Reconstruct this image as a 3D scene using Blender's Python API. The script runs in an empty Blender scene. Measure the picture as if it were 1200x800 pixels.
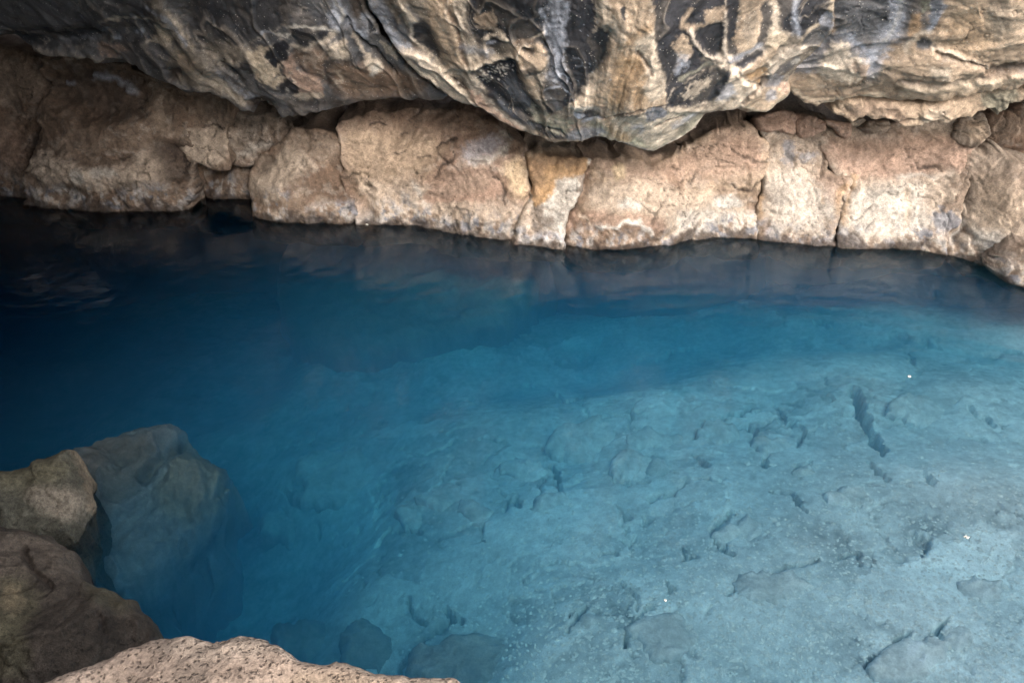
import bpy, math, random
import numpy as np
from mathutils import Matrix, Vector

# ------------------------------------------------------------------ scene, camera, light
scene = bpy.context.scene
COL = scene.collection
CAM = np.array([0.0, 0.0, 2.0]); PITCH = math.radians(32.0); FPX = 942.0      # photograph is 1200 x 800
cam_d = bpy.data.cameras.new('camera'); cam = bpy.data.objects.new('camera', cam_d); COL.objects.link(cam)
cam.location = CAM; cam.rotation_euler = (math.pi/2 - PITCH, 0, 0)
cam_d.sensor_width = 36.0; cam_d.lens = 36.0*FPX/1200.0; cam_d.clip_start = 0.02; cam_d.clip_end = 500
scene.camera = cam

SUN_ELEV, SUN_AZ = math.radians(37), math.radians(165)      # azimuth clockwise from +Y: behind the camera, to the right
world = bpy.data.worlds.new('World'); scene.world = world; world.use_nodes = True
wn, wl = world.node_tree.nodes, world.node_tree.links
wn.clear()
sky = wn.new('ShaderNodeTexSky'); sky.sky_type = 'NISHITA'; sky.sun_disc = False
sky.sun_elevation = SUN_ELEV; sky.sun_rotation = SUN_AZ; sky.air_density = 1.0; sky.dust_density = 4.0; sky.ozone_density = 1.0
hsv = wn.new('ShaderNodeHueSaturation'); hsv.inputs['Saturation'].default_value = 0.42
bg = wn.new('ShaderNodeBackground'); bg.inputs['Strength'].default_value = 0.15
wo = wn.new('ShaderNodeOutputWorld')
wl.new(sky.outputs[0], hsv.inputs['Color']); wl.new(hsv.outputs[0], bg.inputs[0]); wl.new(bg.outputs[0], wo.inputs[0])
sun_d = bpy.data.lights.new('sun', 'SUN'); sun = bpy.data.objects.new('sun', sun_d); COL.objects.link(sun)
sun_d.energy = 0.9; sun_d.angle = math.radians(26); sun_d.color = (1.0, 0.93, 0.85)
sdir = Vector((math.sin(SUN_AZ)*math.cos(SUN_ELEV), math.cos(SUN_AZ)*math.cos(SUN_ELEV), math.sin(SUN_ELEV)))
sun.rotation_euler = sdir.to_track_quat('Z', 'Y').to_euler(); sun.location = sdir*20
vs = scene.view_settings
vs.view_transform = 'Standard'; vs.look = 'None'; vs.gamma = 1.0; vs.use_curve_mapping = False
vs.exposure = 1.46
scene.cycles.max_bounces = 6; scene.cycles.diffuse_bounces = 4; scene.cycles.glossy_bounces = 3; scene.cycles.transparent_max_bounces = 10; scene.cycles.volume_bounces = 2
scene.cycles.use_denoising = True; scene.cycles.use_adaptive_sampling = True; scene.cycles.adaptive_threshold = 0.02
scene.cycles.caustics_reflective = False; scene.cycles.caustics_refractive = False

# ------------------------------------------------------------------ numpy noise
def _hash(ix, iy, iz, seed):
    h = (ix.astype(np.int64)*374761393 + iy.astype(np.int64)*668265263 + iz.astype(np.int64)*2147483647 + seed*1274126177) & 0xFFFFFFFF
    h = ((h ^ (h >> 13))*1274126177) & 0xFFFFFFFF
    h = ((h ^ (h >> 16))*2246822519) & 0xFFFFFFFF
    return (h ^ (h >> 15)) & 0xFFFFFFFF
_G = np.array([[1,1,0],[-1,1,0],[1,-1,0],[-1,-1,0],[1,0,1],[-1,0,1],[1,0,-1],[-1,0,-1],[0,1,1],[0,-1,1],[0,1,-1],[0,-1,-1],[1,1,0],[-1,1,0],[0,-1,1],[0,-1,-1]], float)
def perlin(P, seed=0):
    i = np.floor(P).astype(np.int64); f = P - i
    w = f*f*f*(f*(f*6-15)+10)
    out = np.zeros(len(P))
    for dx in (0, 1):
        wx = w[:,0] if dx else 1-w[:,0]
        for dy in (0, 1):
            wy = w[:,1] if dy else 1-w[:,1]
            for dz in (0, 1):
                wz = w[:,2] if dz else 1-w[:,2]
                g = _G[_hash(i[:,0]+dx, i[:,1]+dy, i[:,2]+dz, seed) & 15]
                out += wx*wy*wz*(g[:,0]*(f[:,0]-dx)+g[:,1]*(f[:,1]-dy)+g[:,2]*(f[:,2]-dz))
    return out
def fbm(P, freq, octaves, seed=0, gain=0.5, ridged=False):
    out = np.zeros(len(P)); a = 1.0
    for o in range(octaves):
        n = perlin(P*freq + 17.3*o, seed+o)
        out += a*((1-2*np.abs(n))*0.5 if ridged else n)
        a *= gain; freq *= 2.03
    return out
def facets(P, freq, seed=0, sharp=16.0, tilt=1.0):
    """chipped-rock relief: every cell carries its own tilted plane, cells meet in sharp edges"""
    Q = P*freq; i = np.floor(Q).astype(np.int64)
    num = np.zeros(len(P)); den = np.zeros(len(P))
    for dx in (-1,0,1):
        for dy in (-1,0,1):
            for dz in (-1,0,1):
                cx, cy, cz = i[:,0]+dx, i[:,1]+dy, i[:,2]+dz
                h1 = _hash(cx,cy,cz,seed); h2 = _hash(cx,cy,cz,seed+91); h3 = _hash(cx,cy,cz,seed+173)
                r = lambda h, s: ((h >> s) & 1023)/1023.0
                d = np.stack([Q[:,0]-cx-r(h1,0), Q[:,1]-cy-r(h1,10), Q[:,2]-cz-r(h1,20)], 1)
                w = np.exp(-sharp*(d*d).sum(1))
                v = (r(h3,0)-0.5)*0.6 + tilt*((r(h2,0)-0.5)*d[:,0]+(r(h2,10)-0.5)*d[:,1]+(r(h2,20)-0.5)*d[:,2])
                num += w*v; den += w
    return num/np.maximum(den, 1e-12)
def cells2(X, Y, seed=0):
    """2-D Worley: F1, F2-F1 border distance and a random value for the cell"""
    ix = np.floor(X).astype(np.int64); iy = np.floor(Y).astype(np.int64)
    f1 = np.full(len(X), 9.0); f2 = np.full(len(X), 9.0); idv = np.zeros(len(X))
    for dx in (-1,0,1):
        for dy in (-1,0,1):
            h = _hash(ix+dx, iy+dy, ix*0, seed)
            d = np.hypot(X-ix-dx-(h & 1023)/1023.0, Y-iy-dy-((h >> 10) & 1023)/1023.0)
            closer = d < f1
            f2 = np.where(closer, f1, np.minimum(f2, d)); idv = np.where(closer, ((h >> 20) & 1023)/1023.0, idv); f1 = np.where(closer, d, f1)
    return f1, f2-f1, idv
def sstep(a, b, x):
    t = np.clip((x-a)/(b-a), 0, 1); return t*t*(3-2*t)

# ------------------------------------------------------------------ measuring the photograph: pixel -> direction -> surface
cp, sp = math.cos(PITCH), math.sin(PITCH)
def ray(u, v):
    a = (np.asarray(u, float)-600.0)/FPX; b = (400.0-np.asarray(v, float))/FPX
    return np.stack([a, cp+b*sp, -sp+b*cp], -1)
def on_z(u, v, z):
    d = ray(u, v); return CAM + d*((z-CAM[2])/d[...,2])[...,None]
SHORE = np.array([(-200,233),(0,236),(60,243),(110,248),(200,245),(285,246),(300,258),(420,263),(495,261),(540,276),(610,281),(660,289),(710,293),(775,290),(800,279),(890,275),(930,290),(985,289),(1060,291),(1110,291),(1150,312),(1180,325),(1260,340),(1400,372)], float)
_su = np.arange(-200, 1401, 2.0); _sv = np.interp(_su, SHORE[:,0], SHORE[:,1])
_sv = np.convolve(np.pad(_sv, 30, mode='edge'), np.ones(61)/61, 'valid')
_sy = on_z(_su, _sv, np.zeros_like(_su))[:,1]
def shore_y(u): return np.interp(u, _su, _sy)
class WallSheet:                       # leans back from the waterline
    def __init__(s, k=0.48, dy=0.0, under=-0.45): s.k, s.dy, s.under = k, dy, under; s.D = np.array([0,-0.95,0.30])/np.linalg.norm([0,-0.95,0.30])
    def pos(s, u, v):
        d = ray(u, v); y0 = shore_y(u)+s.dy
        t = (y0 + s.k*CAM[2] - CAM[1])/(d[:,1]-s.k*d[:,2])
        P = CAM + d*t[:,None]
        t2 = (y0 + s.under*CAM[2]-CAM[1])/(d[:,1]-s.under*d[:,2])
        P2 = CAM + d*t2[:,None]
        return np.where((P[:,2] < 0)[:,None], P2, P)
LIP = np.array([(-150,35,4.72),(0,40,4.66),(110,68,4.58),(200,100,4.5),(280,126,4.44),(340,140,4.36),(420,128,4.34),(500,100,4.22),(560,122,4.12),(620,158,4.06),(700,164,4.02),(765,180,3.92),(832,135,4.0),(885,128,4.06),(925,110,4.12),(960,124,4.1),(1075,118,3.98),(1200,104,3.86),(1400,80,3.75)], float)
_lv = np.interp(_su, LIP[:,0], LIP[:,1]); _ly = np.interp(_su, LIP[:,0], LIP[:,2])
_lv = np.convolve(np.pad(_lv, 35, mode='edge'), np.hanning(71)/np.hanning(71).sum(), 'valid'); _ly = np.convolve(np.pad(_ly, 35, mode='edge'), np.hanning(71)/np.hanning(71).sum(), 'valid')
class LipSheet:                        # overhangs towards the viewer above its lower lip
    def __init__(s, k=0.62, dy=0.0): s.k, s.dy = k, dy; s.D = np.array([0,-0.86,-0.30]); s.D /= np.linalg.norm(s.D)
    def pos(s, u, v):
        d = ray(u, v); lv = np.interp(u, _su, _lv); ly = np.interp(u, _su, _ly)+s.dy
        dl = ray(u, lv); zl = CAM[2] + dl[:,2]*(ly-CAM[1])/dl[:,1]
        t = (ly - CAM[1] - s.k*(CAM[2]-zl))/(d[:,1] + s.k*d[:,2])
        return CAM + d*t[:,None]
class PlaneSheet:                      # plane through a measured point
    def __init__(s, u, v, z, n):
        s.n = np.array(n, float)/np.linalg.norm(n); s.D = s.n; s.p0 = on_z(np.array([u]), np.array([v]), np.array([float(z)]))[0]
    def pos(s, u, v):
        d = ray(u, v); t = ((s.p0-CAM)@s.n)/(d@s.n); return CAM + d*t[:,None]

# ------------------------------------------------------------------ materials
def new_mat(name):
    m = bpy.data.materials.new(name); m.use_nodes = True; m.node_tree.nodes.clear(); return m, m.node_tree.nodes, m.node_tree.links
def rock_material(name, grain=(9, 45, 190), contrast=(0.35, 0.4, 0.35), bump=(0.012, 0.006, 0.003), rough=(0.55, 0.85), pores=0.0, pore_scale=70, wet=0.0, speck=0.0):
    m, N, L = new_mat(name)
    out = N.new('ShaderNodeOutputMaterial'); b = N.new('ShaderNodeBsdfPrincipled'); L.new(b.outputs[0], out.inputs[0])
    at = N.new('ShaderNodeAttribute'); at.attribute_name = 'Col'
    tc = N.new('ShaderNodeNewGeometry'); P = tc.outputs['Position']
    colour = at.outputs['Color']; height = None
    for k, sc in enumerate(grain):
        n = N.new('ShaderNodeTexNoise'); n.inputs['Scale'].default_value = sc; n.inputs['Detail'].default_value = 7; n.inputs['Roughness'].default_value = 0.65; n.inputs['Distortion'].default_value = 0.4
        L.new(P, n.inputs['Vector'])
        mr = N.new('ShaderNodeMapRange'); mr.inputs[1].default_value = 0.28; mr.inputs[2].default_value = 0.72
        mr.inputs[3].default_value = 1-contrast[k]; mr.inputs[4].default_value = 1+contrast[k]*0.9
        L.new(n.outputs['Fac'], mr.inputs[0])
        mx = N.new('ShaderNodeMix'); mx.data_type = 'RGBA'; mx.blend_type = 'MULTIPLY'; mx.inputs[0].default_value = 1.0
        L.new(colour, mx.inputs[6]); L.new(mr.outputs[0], mx.inputs[7]); colour = mx.outputs[2]
        mm = N.new('ShaderNodeMath'); mm.operation = 'MULTIPLY_ADD'; mm.inputs[1].default_value = bump[k]
        L.new(n.outputs['Fac'], mm.inputs[0])
        if height is not None: L.new(height, mm.inputs[2])
        else: mm.inputs[2].default_value = 0
        height = mm.outputs[0]
    if pores > 0:
        vo = N.new('ShaderNodeTexVoronoi'); vo.inputs['Scale'].default_value = pore_scale; vo.inputs['Randomness'].default_value = 1
        dn = N.new('ShaderNodeTexNoise'); dn.inputs['Scale'].default_value = pore_scale*0.8; dn.inputs['Detail'].default_value = 3
        L.new(P, dn.inputs['Vector'])
        vm = N.new('ShaderNodeVectorMath'); vm.operation = 'MULTIPLY_ADD'; vm.inputs[1].default_value = (0.018,)*3
        L.new(dn.outputs['Color'], vm.inputs[0]); L.new(P, vm.inputs[2]); L.new(vm.outputs[0], vo.inputs['Vector'])
        mr = N.new('ShaderNodeMapRange'); mr.inputs[1].default_value = 0.12; mr.inputs[2].default_value = 0.42; mr.inputs[3].default_value = 1-pores; mr.inputs[4].default_value = 1.0
        L.new(vo.outputs['Distance'], mr.inputs[0])
        mx = N.new('ShaderNodeMix'); mx.data_type = 'RGBA'; mx.blend_type = 'MULTIPLY'; mx.inputs[0].default_value = 1.0
        L.new(colour, mx.inputs[6]); L.new(mr.outputs[0], mx.inputs[7]); colour = mx.outputs[2]
        mm = N.new('ShaderNodeMath'); mm.operation = 'MULTIPLY_ADD'; mm.inputs[1].default_value = 0.006*pores*2
        L.new(mr.outputs[0], mm.inputs[0]); L.new(height, mm.inputs[2]); height = mm.outputs[0]
    if speck > 0:                        # pale flecks in random cells
        vo = N.new('ShaderNodeTexVoronoi'); vo.inputs['Scale'].default_value = 130
        L.new(P, vo.inputs['Vector'])
        sp_ = N.new('ShaderNodeSeparateColor'); L.new(vo.outputs['Color'], sp_.inputs[0])
        a1 = N.new('ShaderNodeMath'); a1.operation = 'GREATER_THAN'; a1.inputs[1].default_value = 1-speck; L.new(sp_.outputs[0], a1.inputs[0])
        a2 = N.new('ShaderNodeMath'); a2.operation = 'LESS_THAN'; a2.inputs[1].default_value = 0.33; L.new(vo.outputs['Distance'], a2.inputs[0])
        a3 = N.new('ShaderNodeMath'); a3.operation = 'MULTIPLY'; L.new(a1.outputs[0], a3.inputs[0]); L.new(a2.outputs[0], a3.inputs[1])
        a4 = N.new('ShaderNodeMath'); a4.operation = 'MULTIPLY'; L.new(a3.outputs[0], a4.inputs[0]); a4.inputs[1].default_value = 0.6
        mx = N.new('ShaderNodeMix'); mx.data_type = 'RGBA'; L.new(a4.outputs[0], mx.inputs[0]); L.new(colour, mx.inputs[6]); mx.inputs[7].default_value = (0.55, 0.5, 0.43, 1); colour = mx.outputs[2]
    bp = N.new('ShaderNodeBump'); bp.inputs['Strength'].default_value = 0.9; bp.inputs['Distance'].default_value = 1.0
    L.new(height, bp.inputs['Height']); L.new(bp.outputs[0], b.inputs['Normal'])
    L.new(colour, b.inputs['Base Color'])
    rn = N.new('ShaderNodeTexNoise'); rn.inputs['Scale'].default_value = 6; rn.inputs['Detail'].default_value = 5; L.new(P, rn.inputs['Vector'])
    rr = N.new('ShaderNodeMapRange'); rr.inputs[1].default_value = 0.35; rr.inputs[2].default_value = 0.65; rr.inputs[3].default_value = rough[0]; rr.inputs[4].default_value = rough[1]
    L.new(rn.outputs['Fac'], rr.inputs[0]); L.new(rr.outputs[0], b.inputs['Roughness'])
    b.inputs['Specular IOR Level'].default_value = 0.35 + wet
    return m
M_OVER = rock_material('overhang_rock', contrast=(0.22, 0.36, 0.44), bump=(0.003, 0.002, 0.0016), rough=(0.42, 0.8), wet=0.15, speck=0.05)
M_WALL = rock_material('wall_rock', contrast=(0.28, 0.42, 0.48), bump=(0.009, 0.007, 0.0045), rough=(0.65, 0.92))
M_NEAR = rock_material('near_rock', contrast=(0.22, 0.30, 0.42), rough=(0.7, 0.95), pores=0.6, pore_scale=105)
M_SHADE = rock_material('lava_rock', grain=(11, 60, 320), contrast=(0.35, 0.5, 0.55), bump=(0.012, 0.008, 0.004), rough=(0.6, 0.9), pores=0.35, pore_scale=80)
M_BED = rock_material('silt_rock', contrast=(0.14, 0.20, 0.22), bump=(0.002, 0.0015, 0.001), rough=(0.85, 0.98))

def water_material():
    m, N, L = new_mat('pool_water')
    out = N.new('ShaderNodeOutputMaterial')
    geo = N.new('ShaderNodeNewGeometry')
    mp = N.new('ShaderNodeMapping'); mp.inputs['Scale'].default_value = (3.2, 9.0, 1); L.new(geo.outputs['Position'], mp.inputs['Vector'])
    n1 = N.new('ShaderNodeTexNoise'); n1.inputs['Scale'].default_value = 1.6; n1.inputs['Detail'].default_value = 4; n1.inputs['Roughness'].default_value = 0.55; n1.inputs['Distortion'].default_value = 0.6
    L.new(mp.outputs[0], n1.inputs['Vector'])
    wv = N.new('ShaderNodeTexWave'); wv.wave_type = 'RINGS'; wv.rings_direction = 'SPHERICAL'; wv.inputs['Scale'].default_value = 2.6; wv.inputs['Distortion'].default_value = 2.5; wv.inputs['Detail'].default_value = 2
    mp2 = N.new('ShaderNodeMapping'); mp2.inputs['Location'].default_value = (-1.2, -1.2, 0); L.new(geo.outputs['Position'], mp2.inputs['Vector']); L.new(mp2.outputs[0], wv.inputs['Vector'])
    ad = N.new('ShaderNodeMath'); ad.operation = 'MULTIPLY_ADD'; ad.inputs[1].default_value = 0.2; L.new(wv.outputs['Fac'], ad.inputs[0]); L.new(n1.outputs['Fac'], ad.inputs[2])
    bp = N.new('ShaderNodeBump'); bp.inputs['Strength'].default_value = 1.0; bp.inputs['Distance'].default_value = 0.0026; L.new(ad.outputs[0], bp.inputs['Height'])
    fr = N.new('ShaderNodeFresnel'); fr.inputs['IOR'].default_value = 1.40; L.new(bp.outputs[0], fr.inputs['Normal'])
    tr = N.new('ShaderNodeBsdfTransparent'); gl = N.new('ShaderNodeBsdfGlossy'); gl.inputs['Roughness'].default_value = 0.02; L.new(bp.outputs[0], gl.inputs['Normal'])
    mx = N.new('ShaderNodeMixShader'); L.new(fr.outputs[0], mx.inputs[0]); L.new(tr.outputs[0], mx.inputs[1]); L.new(gl.outputs[0], mx.inputs[2])
    L.new(mx.outputs[0], out.inputs['Surface'])
    va = N.new('ShaderNodeVolumeCoefficients')
    va.inputs['Absorption Coefficients'].default_value = WATER_ABS
    va.inputs['Scatter Coefficients'].default_value = WATER_SCA
    L.new(va.outputs[0], out.inputs['Volume'])
    return m
WATER_ABS = (1.55, 0.36, 0.03); WATER_SCA = (0.16, 0.46, 0.72)
M_WATER = water_material()

# ------------------------------------------------------------------ mesh building
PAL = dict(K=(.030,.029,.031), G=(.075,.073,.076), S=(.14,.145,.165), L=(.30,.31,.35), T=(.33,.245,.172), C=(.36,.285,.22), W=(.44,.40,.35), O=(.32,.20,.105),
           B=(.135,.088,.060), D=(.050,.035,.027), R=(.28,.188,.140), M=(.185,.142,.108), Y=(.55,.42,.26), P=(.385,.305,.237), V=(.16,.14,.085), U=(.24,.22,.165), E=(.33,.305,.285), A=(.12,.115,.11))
def poly_dist(poly, U, V, closed=True):
    """distance to a polyline, nearest point on it, and (closed) whether inside"""
    A = np.asarray(poly, float); Bq = np.roll(A, -1, 0) if closed else A[1:]; Aq = A if closed else A[:-1]
    best = np.full(len(U), 1e18); nu = np.zeros(len(U)); nv = np.zeros(len(U)); ins = np.zeros(len(U), bool)
    for (ax, ay), (bx, by) in zip(Aq, Bq):
        ex, ey = bx-ax, by-ay; l2 = ex*ex+ey*ey+1e-12
        t = np.clip(((U-ax)*ex+(V-ay)*ey)/l2, 0, 1); qx, qy = ax+t*ex, ay+t*ey
        d = (U-qx)**2+(V-qy)**2; c = d < best
        best[c] = d[c]; nu[c] = qx[c]; nv[c] = qy[c]
        if closed and ay != by:
            ins ^= ((ay > V) != (by > V)) & (U < (bx-ax)*(V-ay)/(by-ay)+ax)
    return np.sqrt(best), nu, nv, ins
def smooth_poly(poly, closed=True, n=5):
    A = np.asarray(poly, float); m = len(A); out = []
    for i in range(m if closed else m-1):
        p0, p1, p2, p3 = (A[(i-1) % m], A[i], A[(i+1) % m], A[(i+2) % m]) if closed else (A[max(i-1,0)], A[i], A[i+1], A[min(i+2,m-1)])
        for k in range(n):
            t = k/n
            out.append(0.5*((2*p1)+(-p0+p2)*t+(2*p0-5*p1+4*p2-p3)*t*t+(-p0+3*p1-3*p2+p3)*t**3))
    if not closed: out.append(A[-1])
    return np.array(out)
def mesh_from(name, verts, quads, mat, cols=None, tris=None, origin=None, smooth=True):
    me = bpy.data.meshes.new(name); verts = np.asarray(verts, np.float64)
    o0 = np.zeros(3) if origin is None else np.asarray(origin, float)
    nq = len(quads); nt = 0 if tris is None else len(tris)
    me.vertices.add(len(verts)); me.vertices.foreach_set('co', (verts-o0).astype(np.float32).ravel())
    loops = np.asarray(quads, np.int32).reshape(-1)
    if nt: loops = np.concatenate([loops, np.asarray(tris, np.int32).reshape(-1)])
    me.loops.add(len(loops)); me.loops.foreach_set('vertex_index', loops)
    st = np.concatenate([np.arange(nq)*4, nq*4+np.arange(nt)*3]).astype(np.int32)
    me.polygons.add(nq+nt); me.polygons.foreach_set('loop_start', st)
    me.polygons.foreach_set('use_smooth', np.full(nq+nt, smooth))
    me.update(calc_edges=True); me.validate()
    if cols is not None and len(me.vertices) == len(verts):
        at = me.color_attributes.new('Col', 'FLOAT_COLOR', 'POINT')
        at.data.foreach_set('color', np.concatenate([cols, np.ones((len(cols),1))], 1).astype(np.float32).ravel())
    me.materials.append(mat)
    ob = bpy.data.objects.new(name, me); COL.objects.link(ob); ob.location = o0
    return ob
def tag(o, label=None, cat=None, group=None, kind=None):
    if label: o['label'] = label
    if cat: o['category'] = cat
    if group: o['group'] = group
    if kind: o['kind'] = kind
    return o

def paint(U, V, W, base, strokes, seed, n_soft, wpx, rims=0.0):
    """mineral colours, some painted shade, and relief traced from the photograph; returns colour (n,3) and relief in metres"""
    col = base; rel = np.zeros(len(U))
    wu = U + wpx*2.2*n_soft[0]; wv = V + wpx*2.2*n_soft[1]
    rag = n_soft[2]
    for st in strokes:
        kind, pts, c = st[0], np.array(st[1], float), st[2]; pts[pts[:,1] < -4, 1] -= 75
        o = st[3] if len(st) > 3 else {}
        w = o.get('w', 6.0); soft = o.get('s', 3.0); a = min(1.0, 1.15*o.get('a', 0.9)); h = o.get('h', 0.0); ragk = 0.55*o.get('r', 0.6)
        pad = w+soft*3+14
        sel = np.nonzero((U > pts[:,0].min()-pad) & (U < pts[:,0].max()+pad) & (V > pts[:,1].min()-pad) & (V < pts[:,1].max()+pad))[0]
        if not len(sel): continue
        if kind == 'p':
            d, _, _, ins = poly_dist(smooth_poly(pts, True, 3), wu[sel], wv[sel]); d = np.where(ins, d, -d)
            m = sstep(-soft, soft, d + ragk*rag[sel]*6); mh = sstep(-soft*1.6, soft*1.6, d); m = m if soft > 5 else sstep(-soft*.7, soft*.7, d + ragk*rag[sel]*6)
            if c == 'K' and rims > 0:
                rm_ = np.exp(-((d+1.2+2*rag[sel])/1.3)**2)*sstep(-.1, .25, n_soft[0][sel])*rims; col[sel] = col[sel]*(1-rm_[:,None])+np.array(PAL['P'])*rm_[:,None]
        else:
            q = smooth_poly(pts, False, 4) if len(pts) > 2 else pts
            d, _, _, _ = poly_dist(q, wu[sel], wv[sel], False)
            m = 1-sstep(max(w/2-soft, 0), w/2+soft, d + ragk*rag[sel]*w*0.5); mh = 1-sstep(max(w/2-soft, 0), w/2+soft*1.5, d)
        if c is not None:
            cc = np.array(PAL[c]); mm = (m*a)[:,None]; col[sel] = col[sel]*(1-mm)+cc*mm
        if h: rel[sel] += h*mh
    return col, rel

def relief_block(name, poly, sheet, base, strokes=(), step=1.6, R=0.022, edge=0.022, bulge=0.02, rough=1.0, skirt=0.35, skirt_dir=None, mat=M_WALL, seed=1, jag=2.0, amp=(0.030, 0.012, 0.010), streak=None, mottle=0.25, wpx=1.8, smax=0.25, aniso=(1,1,1), parent=None, radial=None, relk=1.0, crk=0.0, rims=0.0, crust=0.0, blotch=0.0, folds=None, grow=0.0):
    """a solid lump of rock: measured outline, rounded rim, chipped relief, sides running back into the mass"""
    pl = smooth_poly(poly, True, 6)
    jn = np.stack([pl[:,0]/26, pl[:,1]/26, np.full(len(pl), seed*3.7)], 1)
    pl = pl + np.stack([fbm(jn, 1, 5, seed, .65), fbm(jn, 1, 5, seed+50, .65)], 1)*jag*2.2
    if grow:
        tg = np.roll(pl, -1, 0)-np.roll(pl, 1, 0); nm = np.stack([tg[:,1], -tg[:,0]], 1)/(np.linalg.norm(tg, axis=1)[:,None]+1e-9)
        area = 0.5*np.sum(pl[:,0]*np.roll(pl[:,1], -1)-np.roll(pl[:,0], -1)*pl[:,1]); pl = pl + nm*grow*np.sign(area)
    u0, v0 = pl.min(0)-step; u1, v1 = pl.max(0)+step
    gu = np.arange(u0, u1+step, step); gv = np.arange(v0, v1+step, step)
    GU, GV = np.meshgrid(gu, gv); shp = GU.shape; U = GU.ravel().copy(); V = GV.ravel().copy()
    d, nu, nv, ins = poly_dist(pl, U, V)
    idx = np.arange(len(U)).reshape(shp)
    quads = np.stack([idx[:-1,:-1], idx[1:,:-1], idx[1:,1:], idx[:-1,1:]], -1).reshape(-1, 4)
    quads = quads[ins[quads].sum(1) >= 1]
    U[~ins] = nu[~ins]; V[~ins] = nv[~ins]; d[~ins] = 0
    used = np.unique(quads); rm = np.full(len(U), -1); rm[used] = np.arange(len(used))
    quads = rm[quads]; U, V, d = U[used], V[used], d[used]
    P = sheet.pos(U, V)
    pxm = np.linalg.norm(P-CAM, axis=1)/FPX
    s = d*pxm
    Q = P*np.array(aniso)
    W3 = np.stack([fbm(Q, 3.0, 3, seed+5), fbm(Q, 3.0, 3, seed+6), fbm(Q, 3.0, 3, seed+7)], 1)
    Qw = Q + 0.10*W3
    h_big = fbm(Qw, 2.2, 3, seed)
    h_fac = facets(Qw, 5.5, seed+11) + 0.45*facets(Qw, 13.0, seed+12) + 0.2*facets(Qw, 31.0, seed+14)
    h_fine = fbm(Qw, 22, 4, seed+13, 0.6) + 0.5*fbm(Qw, 30, 3, seed+16, 0.55, True)
    h_rid = fbm(Qw, 9, 3, seed+15, 0.5, True)
    prof = -edge*(1-np.sqrt(np.clip(1-np.clip(1-s/R, 0, 1)**2, 0, 1)))
    h = prof + bulge*sstep(0, smax, s) + rough*(amp[0]*2*h_big + amp[1]*2.2*h_fac + amp[2]*h_fine)
    n_soft = [fbm(P, 16, 4, seed+31), fbm(P, 16, 4, seed+32), fbm(P, 40, 3, seed+33, 0.6)]
    col = np.tile(np.array(PAL[base] if isinstance(base, str) else base), (len(U), 1)).astype(float)
    if blotch > 0:                      # uneven weathering of the stone
        bn = fbm(P + 0.12*W3, 3.4, 5, seed+85, .6)
        for cc, mk in (('B', min(1,blotch*1.5)*sstep(.0, .28, bn)), ('P', blotch*.5*sstep(.06, .32, -bn)), ('D', blotch*.5*sstep(.18, .36, fbm(P, 11, 4, seed+86, .62))), ('W', blotch*.45*sstep(.22, .40, fbm(P, 14, 4, seed+87, .62)))):
            col = col*(1-mk[:,None])+np.array(PAL[cc])[None]*mk[:,None]
    col, rel = paint(U, V, P, col, strokes, seed, n_soft, wpx, rims)
    if crust > 0:                       # mineral crust left by the changing water level
        zc = P[:,2] + 0.10*fbm(P, 4, 3, seed+80)
        lo = (1-sstep(0.03, 0.17, zc))*crust
        n1 = fbm(P, 9, 5, seed+81, .62); n2 = fbm(P*np.array([1,1,.45]), 20, 4, seed+82, .6)
        for cc, mk in (('P', lo*sstep(-.12, .25, n1)*.45), ('E', lo*sstep(.05, .28, n2)*.75), ('B', lo*sstep(.10, .34, -n2)*.75), ('S', lo*sstep(.22, .42, fbm(P, 15, 4, seed+83, .6))*.8), ('D', .85*crust*(1-sstep(.010, .050, P[:,2]+.06*n1)))):
            col = col*(1-mk[:,None])+np.array(PAL[cc])[None]*mk[:,None]
    h = h + rel*relk
    if folds is not None:               # flow folds: sharp pale crests, dark troughs between them
        fu, fv, ff, fh, fa = folds
        ang = np.arctan2(V-fv, U-fu); rd = np.hypot(U-fu, V-fv)
        co = np.stack([ang*ff + 0.35*W3[:,0], rd/260.0 + 0.35*W3[:,1], np.full(len(U), seed*2.3)], 1)
        n1 = fbm(co, 1.0, 3, seed+101, .5); n2 = fbm(co*np.array([2.7, 1.3, 1]), 1.0, 4, seed+104, .55)
        c1 = 1-np.clip(np.abs(n1)*4.2, 0, 1); c2 = 1-np.clip(np.abs(n2)*4.2, 0, 1)
        gate = sstep(-.15, .2, fbm(P, 3.1, 3, seed+107))
        h = h + fh*(c1**1.3-.4) + .22*fh*(c2**1.5-.4)*gate
        for cc, mk in (('P', fa*sstep(.72, .95, c1)*(.35+.65*gate)), ('C', fa*.8*sstep(.78, .96, c2)*gate), ('K', fa*.8*sstep(.30, .45, n2)*(1-gate)), ('M', fa*.7*sstep(.22, .4, -n2))):
            col = col*(1-mk[:,None])+np.array(PAL[cc])[None]*mk[:,None]
    mott = 1 + mottle*(1.1*fbm(P, 5, 4, seed+41) + 0.9*h_fine + 0.5*h_rid - 0.25)
    if streak is not None:              # foliation / flow banding
        dirv = np.array(streak[0], float); fr = streak[1]
        nb = fbm(np.stack([(Qw@dirv)*fr, Q[:,0]*2, Q[:,2]*2], 1), 1.0, 4, seed+44, 0.6); mott += streak[2]*nb; h += 0.003*nb
    if crk > 0:                         # hairline fractures
        for k, fq in enumerate((3.2, 6.5)):
            z0 = np.abs(fbm(Qw, fq, 3, seed+70+k)); g0 = sstep(0.02, 0.22, fbm(Q, 2.1, 2, seed+75+k))
            ln = (1-sstep(0.006, 0.020+0.012*k, z0))*g0
            h -= crk*ln*(0.020-0.008*k); mott -= 0.6*ln
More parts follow.
